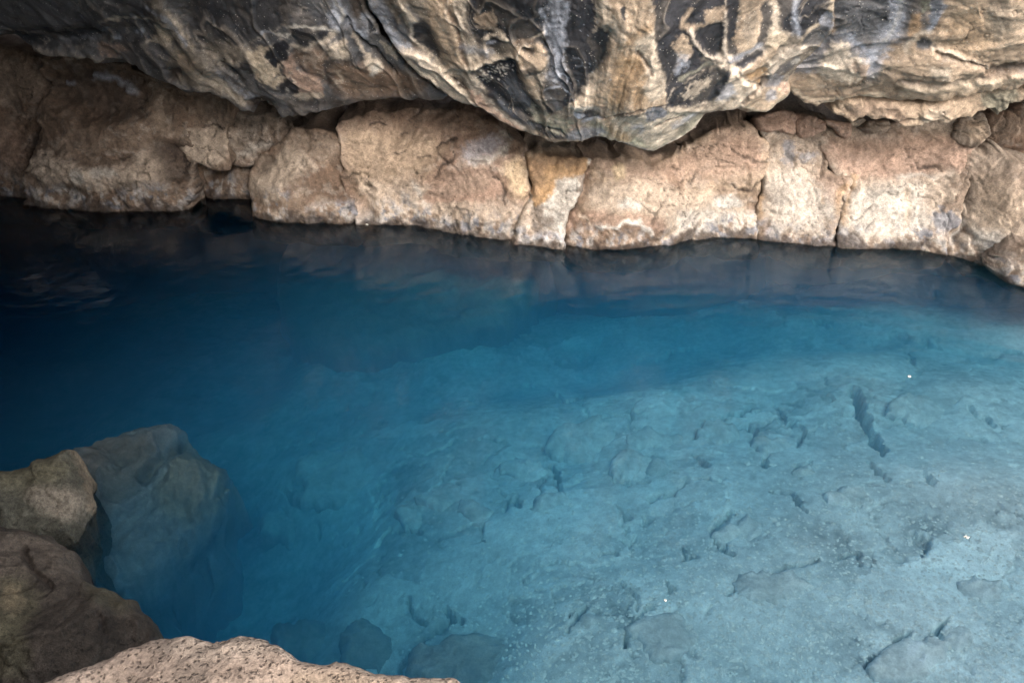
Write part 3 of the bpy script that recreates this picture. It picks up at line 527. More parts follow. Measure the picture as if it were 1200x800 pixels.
for i, (lb, pl_, c) in enumerate(WEDGE):
    tag(relief_block('wedge_stone', pl_, WallSheet(dy=-.06), c, (), step=1.0, R=.022, edge=.03, bulge=.02, skirt=.22, seed=120+i, jag=1.2), lb, 'stone', 'small stones along the top of the bank')

# ------------------------------------------------------------------ overhanging roof rocks
PAL.update(T=(.39,.29,.205), C=(.52,.425,.33), P=(.54,.445,.36), Y=(.47,.375,.275), M=(.19,.155,.12), K=(.022,.021,.024))
HANG = 'overhanging rocks of the cave roof'
L1 = LipSheet(); L2 = LipSheet(dy=.10); L3 = LipSheet(k=.25, dy=.16)
HS = dict(mat=M_OVER, step=1.25, skirt=1.0, skirt_dir=(0, 1, .06))
tag(relief_block('overhang_rock', l(-430,-80,-130,-80,440,-80,428,0,442,25,456,50,476,74,500,95,530,110,505,116,470,119,420,124,385,131,360,137,341,143,326,138,318,129,300,129,290,134,280,131,265,119,245,111,215,104,195,101,175,94,165,89,145,76,130,71,110,71,75,66,40,58,0,40,-130,36,-430,40), L2, 'G', [
    # slate shelf and its recess, whose shadow is painted black
    ('p', l(-60,-70,240,-70,210,10,160,15,120,28,60,32,-60,34), 'G', dict(s=10, a=.6, h=.05)), ('p', l(10,36,60,31,110,33,125,45,100,52,60,56,30,52), 'K', dict(s=8, a=.8, h=-.04)), ('l', l(40,57,75,64,110,69,135,70), 'M', dict(w=6, s=3, a=.55, h=.02)), ('l', l(72,50,100,45,118,48), 'S', dict(w=5, s=3, a=.5)),
    ('l', l(130,16,145,17,165,18,185,21,195,20), 'C', dict(w=4, s=2, a=.8, r=1.2)), ('p', l(183,25,198,22,200,44,188,48,180,46,184,36), 'Y', dict(s=3, a=.8, r=1.2)), ('p', l(118,52,140,52,147,62,130,66,118,60), 'R', dict(s=4, a=.6, r=1.2)), ('p', l(120,32,130,29,126,42,118,38), 'L', dict(s=3, a=.7, r=1.6)), ('l', l(160,36,166,34,168,38), 'L', dict(w=4, s=2, a=.7)), ('l', l(172,48,186,49,200,50), 'C', dict(w=3, s=2, a=.6, r=1.4)), ('l', l(130,42,142,44), 'L', dict(w=4, s=2, a=.6, r=1.5)), ('l', l(97,13,103,17,107,20), 'L', dict(w=2, s=1.2, a=.7)),
    # long pale ridge running down to the right
    ('l', l(175,-10,190,5,204,20,214,36,226,52,236,66,244,76), 'M', dict(w=16, s=7, a=.8, h=.04)), ('l', l(178,0,196,12,210,28,222,45), 'L', dict(w=4, s=2.5, a=.6, r=1.4)), ('l', l(198,2,212,22,228,48), 'C', dict(w=3, s=2, a=.45, r=1.4)), ('p', l(205,50,225,55,245,75,270,95,290,115,285,126,262,112,235,102,205,98,198,75), 'M', dict(s=6, a=.85, r=1)), ('p', l(212,58,232,66,230,80,215,78), 'T', dict(s=5, a=.6, r=1.3)), ('l', l(232,82,250,92,268,108,282,124), 'C', dict(w=7, s=5, a=.5, r=1.6)), ('p', l(198,82,212,80,208,94,199,98), 'D', dict(s=3, a=.7, h=-.03)), ('l', l(258,84,270,100,285,112,300,116), 'L', dict(w=5, s=4, a=.45, r=1.8)), ('l', l(262,70,275,84,285,98), 'K', dict(w=3, s=2, a=.7, h=-.02)), ('l', l(270,62,276,68), 'K', dict(w=3, s=2, a=.6, h=-.01)),
    ('p', l(225,-10,330,-20,350,0,340,20,300,45,262,52,240,45,222,20), 'K', dict(s=10, a=.55)), ('l', l(215,0,245,40,255,52), 'K', dict(w=10, s=6, a=.4)), ('p', l(245,48,290,50,305,60,280,76,250,70), 'M', dict(s=6, a=.7, r=1.2)),
    # cream and black marbling
    ('p', l(294,58,318,52,324,60,330,78,318,92,302,88,298,76), 'Y', dict(s=4, a=.85, r=1)), ('p', l(296,74,306,82,322,88,340,84,345,92,330,100,312,98,300,88), 'Y', dict(s=3, a=.8, r=1)), ('p', l(330,70,342,64,348,80,368,82,376,96,378,112,366,116,345,104,338,92), 'R', dict(s=4, a=.8, r=1)), ('p', l(350,108,372,110,378,114,360,117,345,112), 'C', dict(s=3, a=.8)), ('l', l(318,34,330,38,342,40), 'W', dict(w=2.5, s=1.5, a=.75)), ('l', l(308,36,322,37), 'L', dict(w=2.5, s=1.5, a=.6)),
    ('p', l(312,62,330,44,340,52,336,66,324,76,316,72), 'K', dict(s=3, a=.92, r=1)), ('p', l(284,70,294,70,296,84,286,82), 'K', dict(s=3, a=.8)), ('p', l(330,98,342,88,350,104,345,110,330,108), 'K', dict(s=3, a=.85)), ('p', l(336,102,340,102,340,107,336,107), 'W', dict(s=1.5, a=.9)), ('p', l(345,30,378,28,386,38,368,50,348,48), 'K', dict(s=5, a=.85, r=1.2)), ('p', l(355,10,388,12,388,28,360,26), 'K', dict(s=6, a=.6)),
    ('l', l(338,28,355,27,375,30,396,33), 'W', dict(w=3, s=1.8, a=.8, r=1.2)), ('p', l(382,12,392,10,400,24,398,34,388,26), 'L', dict(s=3, a=.8)), ('l', l(345,52,362,54,378,48,390,38), 'C', dict(w=6, s=3, a=.65, r=1.3)), ('p', l(382,52,405,42,410,55,408,66,398,66,390,64,382,58), 'C', dict(s=3, a=.75, h=.01)),
    ('p', l(346,60,378,56,386,72,382,95,372,88,358,78,348,72), 'B', dict(s=6, a=.85, h=-.02)), ('p', l(378,72,390,68,394,96,386,96), 'K', dict(s=3, a=.8)), ('p', l(340,118,420,112,470,112,500,114,430,124,380,132,345,138), 'D', dict(s=6, a=.45)), ('p', l(388,72,420,70,470,84,500,98,480,112,430,116,395,108), 'B', dict(s=8, a=.85)),
    ('p', l(290,120,302,118,318,122,320,130,294,132), 'D', dict(s=4, a=.8, h=-.04)), ('p', l(410,30,420,40,430,60,446,72,450,82,432,84,425,60), 'C', dict(s=3, a=.75)), ('l', l(404,20,415,36,432,52,448,70,462,86), 'K', dict(w=3, s=2, a=.75, h=-.03)), ('l', l(396,0,404,18,416,30,430,40), 'L', dict(w=8, s=4, a=.65, r=1.4)), ('p', l(422,10,440,20,448,35,436,40,425,25), 'L', dict(s=3, a=.6)), ('p', l(432,22,443,26,442,36,434,36), 'K', dict(s=2.5, a=.8)), ('p', l(445,46,458,54,466,66,458,66,448,56), 'C', dict(s=3, a=.6)), ('p', l(405,-5,425,-5,428,8,412,10), 'D', dict(s=4, a=.8)), ('p', l(350,-20,395,-20,392,4,360,5), 'G', dict(s=5, a=.7)),
    ('p', l(435,76,446,74,440,86,434,86), 'W', dict(s=2, a=.6)), ('l', l(395,0,400,12,398,22), 'W', dict(w=3, s=2, a=.6)), ('l', l(398,82,400,92,396,96), 'C', dict(w=3, s=2, a=.6))],
    seed=201, rims=.4, amp=(.016,.004,.003), folds=(760,700,15,.012,.26), radial=(760,700,60,.45), mottle=.22, blotch=.06, crk=.2, **HS), 'dark slate overhang with pale ridge and cream marbling above the dim bank', 'overhang', HANG)
OV2 = [
    ('p', l(440,-60,560,-60,600,0,610,80,600,110,560,120,500,90,460,50,440,10), 'M', dict(s=6, a=.5)),
    # grey and tan bands of the left flank
    ('l', l(432,5,446,22,462,44,478,58,500,70), 'L', dict(w=14, s=5, a=.75, r=1.2, h=.02)), ('l', l(444,0,460,22,478,44), 'S', dict(w=10, s=4, a=.75)), ('l', l(452,-5,470,15,485,40), 'G', dict(w=6, s=3, a=.7)), ('l', l(466,0,478,10,486,24,488,44), 'C', dict(w=9, s=3.5, a=.75, r=1.2, h=.015)), ('p', l(476,14,487,18,488,30,486,44,480,30), 'W', dict(s=2.5, a=.6)),
    ('p', l(484,24,498,20,510,36,514,52,516,66,506,62,492,50,486,42), 'K', dict(s=3.5, a=.9, h=-.03)), ('l', l(478,0,492,14,506,30), 'G', dict(w=6, s=3, a=.7)), ('p', l(488,-10,520,-10,534,15,540,45,545,66,535,76,522,70,516,50,508,30), 'T', dict(s=5, a=.8, r=1.2, h=.015)), ('l', l(512,10,528,38,538,62), 'M', dict(w=3, s=2, a=.7)), ('l', l(525,0,536,25,541,48,546,68), 'B', dict(w=4, s=2, a=.75, h=-.012)), ('p', l(526,-10,540,-5,556,18,560,40,575,52,556,62,546,60,542,36), 'C', dict(s=5, a=.6, r=1.3)), ('l', l(545,48,560,52,572,54), 'L', dict(w=8, s=5, a=.5, r=1.4)),
    # broken tan edge running down to the lip
    ('p', l(468,58,490,55,505,62,520,78,538,96,556,112,560,122,540,119,520,108,505,96,486,82), 'C', dict(s=4, a=.8, r=1.2, h=.03)), ('l', l(500,60,520,76,535,92), 'M', dict(w=3, s=2, a=.6, h=-.012)), ('l', l(484,54,498,60), 'D', dict(w=4, s=2, a=.7, h=-.02)), ('p', l(533,88,545,94,548,102,538,100), 'D', dict(s=2.5, a=.8, h=-.03)), ('p', l(545,96,560,108,575,122,590,138,612,152,605,156,580,140,560,122), 'R', dict(s=3, a=.8, r=1.2, h=.02)), ('l', l(540,76,552,90,568,108,590,132,615,150), 'P', dict(w=6, s=3, a=.55, r=1.4)),
    ('l', l(520,78,545,72,560,68,578,62,600,60), 'C', dict(w=5, s=2.5, a=.85, h=.02, r=1)), ('l', l(540,76,532,80,548,84,560,92), 'C', dict(w=8, s=4, a=.7)),
    # black beaded panel
    ('p', l(552,76,575,68,602,62,608,74,615,96,626,112,634,132,622,138,600,128,580,110,562,92), 'K', dict(s=3, a=.93, h=-.03, r=.6)), ('p', l(590,90,606,90,618,108,626,128,610,120,596,104), 'S', dict(s=6, a=.6)), ('l', l(575,108,600,132,630,150,660,162), 'K', dict(w=10, s=4, a=.85)), ('l', l(585,118,605,138,625,150), 'S', dict(w=4, s=3, a=.5)),
    ('p', l(575,-10,600,-15,690,-15,692,10,690,40,660,30,640,60,612,56,600,40,580,50,560,40,545,10), 'K', dict(s=6, a=.9)), ('p', l(558,10,578,8,584,20,576,28,566,24,558,18), 'T', dict(s=3, a=.8, h=.012, r=1.2)), ('l', l(574,26,584,30,590,34), 'C', dict(w=4, s=2, a=.75)), ('l', l(568,38,580,34,592,40), 'C', dict(w=5, s=2, a=.8, h=.01)), ('l', l(571,42,580,43), 'L', dict(w=3, s=2, a=.7)),
    # eye-shaped knot and its tan tail
    ('p', l(602,56,608,46,622,44,632,44,640,56,638,68,628,74,620,78,612,76,606,68), 'T', dict(s=3, a=.85, h=.03)), ('l', l(606,58,608,50,618,47,624,54), 'P', dict(w=2.5, s=1.5, a=.8, h=.01)), ('p', l(613,48,624,47,625,54,618,55,613,53), 'D', dict(s=2, a=.95, h=-.025)), ('p', l(614,70,626,68,632,78,620,80), 'K', dict(s=3, a=.7)), ('p', l(606,72,614,76,625,84,636,96,642,112,640,124,630,118,620,100,610,86), 'T', dict(s=4, a=.75, r=1.2)), ('p', l(618,92,632,100,636,118,626,114), 'M', dict(s=5, a=.5)), ('l', l(612,42,625,38,640,30,648,26), 'C', dict(w=2.5, s=1.5, a=.75)), ('l', l(602,44,612,42,622,40), 'B', dict(w=4, s=2, a=.7)),
    # pale drip streak on black
    ('p', l(640,20,690,-10,735,-20,712,40,700,70,690,100,668,112,650,128,640,124,634,100,640,80,645,50), 'K', dict(s=4, a=.92)), ('l', l(655,-5,650,20,652,50,650,80), 'L', dict(w=14, s=7, a=.55, r=1.8)), ('l', l(664,0,660,30,658,55), 'L', dict(w=7, s=4, a=.5, r=1.8)), ('l', l(635,5,640,20,641,30), 'L', dict(w=6, s=3, a=.5, r=1.8)), ('l', l(648,86,654,80,660,80,664,88), 'L', dict(w=1.6, s=1, a=.8)), ('l', l(638,96,648,93,658,94,666,102), 'L', dict(w=2, s=1.2, a=.8)), ('l', l(641,104,650,112,655,122), 'S', dict(w=5, s=3, a=.5)), ('l', l(672,62,680,62,681,68,674,69), 'S', dict(w=1.6, s=1.2, a=.5)),
    # big tan tongue
    ('p', l(706,-15,768,-15,766,20,764,42,776,64,782,84,780,108,776,120,752,124,730,132,712,138,700,128,676,122,672,114,688,96,702,74,712,50,718,30,710,20,700,12), 'T', dict(s=3.5, a=.95, h=.035, r=.7)), ('p', l(722,58,738,54,752,68,756,90,750,116,725,120,712,112,716,90), 'O', dict(s=9, a=.6)), ('p', l(728,58,748,60,752,72,735,74), 'O', dict(s=5, a=.6)), ('p', l(742,44,764,28,768,48,780,70,780,100,764,112,754,96,756,76,750,60), 'C', dict(s=4, a=.75, r=.9)), ('l', l(744,54,756,66,761,78), 'B', dict(w=3, s=2, a=.75, h=-.012)), ('l', l(704,78,692,96,680,112), 'C', dict(w=12, s=5, a=.6, r=1.2)), ('p', l(700,-10,716,0,730,30,722,40,705,22,696,24), 'C', dict(s=4, a=.7, r=1.4)), ('l', l(735,40,745,30,760,22), 'O', dict(w=6, s=4, a=.5)), ('p', l(726,0,731,0,731,10,727,10), 'K', dict(s=2, a=.85)), ('l', l(760,2,768,6,775,8), 'C', dict(w=2.5, s=1.5, a=.7)), ('l', l(672,118,690,118,700,122), 'W', dict(w=7, s=3, a=.7)), ('l', l(704,118,708,126,706,134), 'R', dict(w=5, s=3, a=.7)),
    ('l', l(700,136,715,136,730,128,748,122,770,120,778,116), 'B', dict(w=3, s=1.8, a=.85, h=-.03)), ('p', l(674,126,690,122,696,130,694,138,680,138), 'K', dict(s=2.5, a=.85)), ('p', l(672,126,680,126,684,134,676,134), 'L', dict(s=2, a=.8)), ('l', l(682,140,700,138,712,141), 'L', dict(w=3, s=2, a=.7, r=1.4)), ('l', l(684,146,698,146), 'W', dict(w=2.5, s=1.6, a=.6)), ('p', l(665,146,676,142,680,148,670,152), 'R', dict(s=2.5, a=.7)),
    # lip
    ('p', l(690,142,720,138,770,124,800,128,830,132,815,150,790,168,765,180,735,170,700,160), 'U', dict(s=4, a=.9)), ('p', l(700,142,745,130,775,124,800,140,790,164,766,172,740,160), 'C', dict(s=5, a=.7, r=1.2)), ('l', l(712,140,718,156,735,164), 'O', dict(w=9, s=5, a=.5)), ('l', l(742,150,752,146,752,156), 'L', dict(w=5, s=3, a=.5)), ('l', l(700,162,730,170,765,179,792,168,820,146,833,134), 'P', dict(w=4, s=2, a=.75)), ('l', l(768,148,782,140,800,136), 'B', dict(w=2, s=1.3, a=.6, h=-.012)), ('l', l(790,150,805,140,818,132), 'L', dict(w=7, s=3, a=.55, r=1.4)), ('p', l(755,126,775,120,782,128,770,138,758,140), 'S', dict(s=3, a=.8)),
    ('p', l(622,120,650,132,672,140,666,152,655,156,640,150,628,140), 'U', dict(s=4, a=.85, r=1.2)), ('l', l(620,128,642,136,662,142), 'C', dict(w=4, s=2.5, a=.6, r=1.3)), ('l', l(628,148,645,150,658,154,662,160), 'K', dict(w=3, s=1.8, a=.7, h=-.02)), ('l', l(628,158,660,166,690,163), 'T', dict(w=4, s=2.5, a=.6)), ('p', l(668,152,700,150,710,158,690,164,665,164), 'S', dict(s=4, a=.7)),
    # black cells with tan veins on the right flank
    ('p', l(768,-15,835,-15,850,0,846,40,820,64,836,70,800,92,780,112,778,84,770,60,766,30), 'K', dict(s=4, a=.92)), ('p', l(788,44,800,34,808,44,808,60,800,66,790,54), 'T', dict(s=3, a=.85, r=1.1)), ('p', l(792,60,806,58,800,76,792,80), 'L', dict(s=5, a=.5, r=1.6)), ('l', l(798,26,800,15,808,5), 'T', dict(w=5, s=2.5, a=.8)), ('l', l(802,26,815,24,830,20,838,12,845,2), 'T', dict(w=5, s=2.5, a=.75, r=1.1)), ('p', l(825,6,852,2,850,16,836,22,826,18), 'T', dict(s=4, a=.75, r=1.2)), ('l', l(808,30,815,44,828,58,845,64,852,64), 'P', dict(w=6, s=2.5, a=.85, h=.015)), ('l', l(850,10,847,30,846,50,852,62), 'P', dict(w=6, s=2.5, a=.85, h=.015)),
    ('p', l(812,30,846,20,844,50,838,60,826,54,816,42), 'K', dict(s=2.5, a=.95, h=-.02)), ('p', l(854,-10,868,-10,862,30,866,50,856,56,850,40), 'K', dict(s=3, a=.9)), ('p', l(872,-8,894,-10,892,30,884,48,862,54,858,40,864,18), 'T', dict(s=4, a=.8, r=1.3, h=.01)), ('p', l(874,10,884,8,884,34,872,40,868,26), 'M', dict(s=5, a=.6)), ('p', l(890,0,904,0,902,24,894,44,884,46,890,24), 'K', dict(s=3, a=.85)), ('l', l(906,-5,908,10,904,28,900,44), 'C', dict(w=10, s=4, a=.8, r=1.2)), ('p', l(902,28,920,36,920,44,905,50,896,46), 'Y', dict(s=3, a=.8, h=.015)), ('p', l(912,-10,976,-12,974,10,962,28,944,38,932,34,918,30,910,16), 'K', dict(s=4, a=.9)), ('l', l(928,-5,930,15,933,34), 'L', dict(w=7, s=4, a=.65, r=1.5)), ('l', l(978,0,966,24,948,32,940,42), 'Y', dict(w=5, s=2.5, a=.8, r=1.1)), ('p', l(962,20,976,16,974,34,964,38), 'L', dict(s=3, a=.7, r=1.2)), ('p', l(944,36,962,28,972,38,960,52,946,56,938,48), 'G', dict(s=4, a=.85)),
    ('l', l(852,66,870,56,890,48), 'L', dict(w=6, s=3, a=.7)), ('p', l(860,66,888,52,892,56,880,64,868,72), 'K', dict(s=2.5, a=.9)), ('l', l(866,78,884,70,894,62,904,52), 'T', dict(w=9, s=3.5, a=.85, h=.025)), ('p', l(868,80,890,74,898,78,888,94,876,88), 'O', dict(s=3, a=.7, h=-.01)), ('l', l(896,60,902,70,898,84), 'C', dict(w=4, s=2.5, a=.6)), ('l', l(904,80,912,68,924,58,940,56), 'P', dict(w=10, s=4, a=.8, r=1.2, h=.015)), ('p', l(908,82,915,72,932,66,938,70,928,82,912,88), 'G', dict(s=3, a=.9)), ('p', l(926,70,936,69,936,74,928,75), 'W', dict(s=1.5, a=.7)), ('p', l(902,86,918,88,914,100,906,112,898,116,897,104), 'S', dict(s=3, a=.75, r=1.2)),
    ('p', l(890,87,900,87,899,96,889,98), 'D', dict(s=1.5, a=.8, h=-.02)), ('l', l(862,76,872,88,884,96,888,98), 'B', dict(w=3, s=2, a=.7, h=-.02)), ('l', l(848,68,862,74,868,82), 'C', dict(w=5, s=2.5, a=.8)), ('p', l(838,70,852,68,866,80,884,94,886,104,876,116,862,122,845,124,835,116,842,98,848,84), 'C', dict(s=3.5, a=.85, r=1, h=.02)), ('p', l(842,92,856,92,860,106,848,114,838,112), 'L', dict(s=4, a=.65, r=1.5)), ('p', l(846,72,853,72,852,84,846,98,838,112,830,118,800,122,780,124,790,100,815,84,830,76), 'K', dict(s=3, a=.93, r=.7)), ('p', l(802,102,820,88,830,86,824,100,808,112,798,108), 'C', dict(s=4, a=.65, r=1.8)), ('l', l(796,88,812,78,832,68), 'U', dict(w=3, s=2, a=.6)), ('l', l(786,124,805,126,822,130,845,126,862,122,878,116,886,104), 'C', dict(w=7, s=3, a=.85, r=1.1, h=.015)), ('l', l(820,134,832,134,845,128), 'B', dict(w=3, s=2, a=.5)),
    # hanging nose
    ('p', l(872,120,888,104,900,100,910,102,925,100,926,108,912,120,900,130,885,132,872,128), 'T', dict(s=3, a=.9, h=.02)), ('l', l(874,124,892,130,908,122,922,112), 'U', dict(w=4, s=2, a=.6)), ('p', l(896,104,908,104,908,116,898,116), 'L', dict(s=3.5, a=.6)), ('p', l(914,98,924,98,924,108,916,108), 'R', dict(s=2.5, a=.8)), ('l', l(870,118,880,108,888,98), 'B', dict(w=3, s=2, a=.7, h=-.02))]
random.seed(5)
for i in range(60):                     # pale beads on the black panel
    u_ = random.gauss(577, 11); v_ = 79+random.gauss(0, 5)-(u_-577)*0.25
    OV2.append(('l', [(u_, v_), (u_+.8, v_+.6)], 'W', dict(w=random.uniform(.9, 1.9), s=.7, a=.85, r=0, h=.003)))
for i in range(22):
    u_, v_ = random.uniform(655, 715), random.uniform(0, 100)
    OV2.append(('l', [(u_, v_), (u_+.8, v_+.6)], 'L', dict(w=random.uniform(.8, 1.5), s=.7, a=.6, r=0)))
tag(relief_block('overhang_rock', l(428,-80,430,0,442,24,456,48,474,72,490,88,505,98,520,111,545,122,560,123,575,136,600,151,625,161,645,167,670,169,690,166,705,164,730,171,765,181,790,171,815,151,832,136,850,132,870,129,885,133,900,131,912,122,926,110,926,96,938,80,958,58,976,36,979,0,980,-80), L1, 'M', OV2,
    seed=202, amp=(.012,.004,.003), R=.02, edge=.02, bulge=.05, mottle=.20, wpx=1.2, jag=.8, radial=(690,240,24,.55), folds=(690,250,3.4,.014,.30), relk=.7, rims=.6, **{**HS, 'step': 1.05}), 'big bulging black overhang veined with tan, coming to a pale point', 'overhang', HANG)
tag(relief_block('overhang_rock', l(920,-80,915,0,912,38,905,60,900,76,910,92,924,104,932,114,940,121,958,126,985,120,1010,116,1050,119,1075,120,1120,115,1160,110,1200,105,1290,96,1560,84,1560,-80), LipSheet(dy=.03), (.31,.225,.155), [
    ('p', l(978,-70,1060,-70,1062,0,1050,40,1020,55,1000,52,985,40,976,20), 'G', dict(s=5, a=.92)), ('p', l(940,52,985,36,1010,52,1030,70,1015,80,980,78,945,88,930,84), 'S', dict(s=6, a=.7, r=1.4)), ('l', l(1055,-5,1052,20,1040,40,1030,56,1018,72), 'L', dict(w=18, s=7, a=.75, r=1.1)), ('l', l(1056,0,1050,28,1030,52), 'W', dict(w=4, s=3, a=.4, r=1.4)), ('l', l(996,44,1008,52,1020,60), 'L', dict(w=4, s=2.5, a=.6)), ('l', l(1063,-5,1062,20,1050,48), 'S', dict(w=8, s=4, a=.6)), ('p', l(1066,-10,1084,-10,1086,30,1076,36,1064,50,1056,58,1060,30), 'G', dict(s=4, a=.7)), ('p', l(1070,16,1080,14,1078,34,1066,40), 'O', dict(s=4, a=.6)), ('p', l(1074,-10,1094,-10,1096,6,1086,10,1078,4), 'U', dict(s=3, a=.8)), ('p', l(1094,-5,1116,-5,1100,16,1092,34,1084,34,1088,14), 'S', dict(s=3.5, a=.85)), ('l', l(1104,5,1096,22,1088,32), 'L', dict(w=4, s=2.5, a=.6)), ('p', l(1074,48,1090,44,1094,54,1084,60,1074,56), 'G', dict(s=3, a=.85)), ('l', l(1060,58,1075,40,1090,36), 'C', dict(w=5, s=4, a=.5, r=1.6)),
    ('p', l(960,72,972,50,990,50,1000,62,1020,78,1010,92,985,96,962,90), 'C', dict(s=5, a=.75, r=1.4, h=.02)), ('p', l(996,74,1014,74,1020,84,1005,88), 'R', dict(s=4, a=.6, r=1.2)), ('p', l(1018,80,1032,74,1028,88,1018,96), 'L', dict(s=4, a=.6)), ('p', l(1105,-60,1290,-60,1290,80,1200,78,1160,70,1130,60,1100,55,1094,40,1110,10), 'T', dict(s=5, a=.8)), ('p', l(1150,5,1180,2,1186,30,1170,40,1150,34), 'M', dict(s=10, a=.55)), ('p', l(1110,20,1150,10,1160,55,1130,58,1105,48), 'O', dict(s=14, a=.35)),
    ('l', l(1092,58,1104,58,1120,65,1140,70,1158,80), 'C', dict(w=3.5, s=2, a=.7, h=.01)), ('l', l(1096,62,1120,68,1150,76,1158,84), 'D', dict(w=2.5, s=1.8, a=.7, h=-.025)), ('p', l(1040,70,1090,62,1140,76,1155,84,1100,92,1050,90,1030,96), 'T', dict(s=6, a=.6, h=.035)), ('p', l(1088,78,1108,74,1106,86,1092,88), 'C', dict(s=4, a=.6)), ('l', l(1056,92,1085,96,1110,94,1150,90,1180,84,1210,74), 'B', dict(w=7, s=4, a=.7, h=-.03, r=.2)), ('p', l(1165,78,1200,74,1240,70,1240,80,1190,84,1168,86), 'D', dict(s=4, a=.7, h=-.04)), ('l', l(1060,104,1090,104,1120,100,1160,98,1210,92), 'Y', dict(w=10, s=6, a=.5, h=.02)), ('l', l(930,106,960,122,990,117,1040,114), 'Y', dict(w=5, s=3, a=.6)), ('l', l(1015,100,1035,84,1042,72), 'M', dict(w=8, s=4, a=.5)), ('l', l(962,102,990,106,1020,100), 'M', dict(w=7, s=4, a=.4, r=1.5))],
    seed=203, relk=.7, amp=(.014,.005,.003), mottle=.24, streak=((.1,0,1), 22, .10), folds=(200,190,22,.012,.16), radial=(200,190,70,.30), blotch=.18, crk=.4, **HS), 'tan slab overhang with slate blue stain, nearest the bright end', 'overhang', HANG)
tag(relief_block('ledge_slab', l(975,130,984,120,1000,117,1045,118,1075,121,1120,116,1200,106,1290,97,1560,86,1560,100,1290,106,1225,108,1200,119,1180,133,1171,141,1160,134,1140,139,1100,143,1060,145,1045,140,1030,139,1010,138,990,138), LipSheet(k=.3, dy=.07), 'T', [
    ('p', l(1150,115,1190,108,1190,125,1172,138,1160,130), 'U', dict(s=4, a=.7)), ('p', l(990,122,1050,122,1060,138,1000,136), 'R', dict(s=6, a=.4)), ('l', l(1040,125,1060,132,1050,136), 'B', dict(w=4, s=3, a=.5)), ('p', l(1080,126,1110,124,1100,140,1080,140), 'C', dict(s=6, a=.5))],
    seed=204, R=.03, edge=.05, bulge=.02, mottle=.26, streak=((.05,0,1), 30, .18), **{**HS, 'mat': M_WALL, 'skirt': .4}), 'thin lower slab under the tan overhang, split off by a long crack', 'overhang', HANG)

# ------------------------------------------------------------------ rocks of the near bank
PAL.update(T=(.42,.31,.21), C=(.53,.43,.33), P=(.57,.46,.36), Y=(.55,.42,.26), M=(.20,.16,.125))
NEAR = 'rocks of the near bank'
tag(relief_block('boulder', l(82,517,110,507,150,491,195,488,218,496,230,515,262,538,273,560,266,600,240,632,205,668,165,700,110,690,60,660,20,640,20,560), PlaneSheet(150, 560, -.17, (.35,-.30,.88)), (.29,.31,.33), [
    ('l', l(222,512,205,525,185,545,170,560), 'M', dict(w=10, s=5, a=.6, h=-.05)), ('l', l(215,520,200,545), 'M', dict(w=4, s=3, a=.5, h=-.03)), ('p', l(230,525,266,560,255,600,220,620,180,590,200,545), 'U', dict(s=10, a=.6, h=.03)), ('p', l(100,525,170,510,180,545,130,600,90,600), 'M', dict(s=14, a=.6)), ('l', l(250,590,262,575,272,565), 'M', dict(w=3, s=2, a=.5, h=-.02))],
    step=1.6, R=.13, edge=.15, bulge=.04, skirt=1.1, skirt_dir=(-.1,.05,-1), mat=M_BED, seed=301, amp=(.05,.02,.010)), 'large grey boulder sunk just under the water by the dark bank', 'boulder', NEAR)
tag(relief_block('boulder', l(-400,590,-120,560,-60,552,0,541,30,531,82,517,90,535,102,560,104,585,95,612,89,632,60,640,20,640,-120,640,-400,650), PlaneSheet(50, 570, .16, (.25,-.45,.85)), (.115,.107,.08), [
    ('p', l(30,575,70,570,98,580,90,605,60,605), 'C', dict(s=10, a=.35)), ('p', l(0,550,50,535,80,545,60,565,10,575), 'V', dict(s=12, a=.5)), ('l', l(84,520,98,555,102,585), 'T', dict(w=9, s=5, a=.4))],
    step=1.5, R=.08, edge=.12, bulge=.03, skirt=.8, skirt_dir=(0,.05,-1), mat=M_SHADE, seed=302, amp=(.010,.016,.004)), 'pale olive rock at the water edge above the brown boulder', 'boulder', NEAR)
tag(relief_block('boulder', l(-420,620,-160,600,-60,590,0,590,24,595,60,612,92,634,104,660,150,688,178,712,194,738,190,770,150,800,110,900,-160,900,-420,900), PlaneSheet(70, 700, .42, (.30,-.35,.88)), (.092,.072,.055), [
    ('p', l(0,600,60,620,92,640,95,665,40,690,-20,660), 'M', dict(s=18, a=.30)), ('l', l(92,634,98,650,100,668), 'D', dict(w=7, s=3, a=.7, h=-.04)), ('p', l(0,690,30,680,50,720,20,760,-10,740), 'V', dict(s=12, a=.6, r=1.6)), ('p', l(5,700,20,690,30,715,12,730), 'Y', dict(s=6, a=.35, r=2)), ('p', l(-10,750,30,745,40,790,0,800), 'V', dict(s=10, a=.55)), ('p', l(100,665,150,690,150,715,110,710), 'V', dict(s=12, a=.5)), ('l', l(30,640,34,660,60,690), 'D', dict(w=4, s=3, a=.6, h=-.02)), ('l', l(120,730,124,745), 'D', dict(w=4, s=3, a=.5, h=-.015))],
    step=1.6, R=.12, edge=.16, bulge=.05, skirt=.9, skirt_dir=(-.1,0,-1), mat=M_SHADE, seed=303, amp=(.022,.030,.004)), 'dark brown lava boulder with olive lichen, lowest on the dim bank', 'boulder', NEAR)
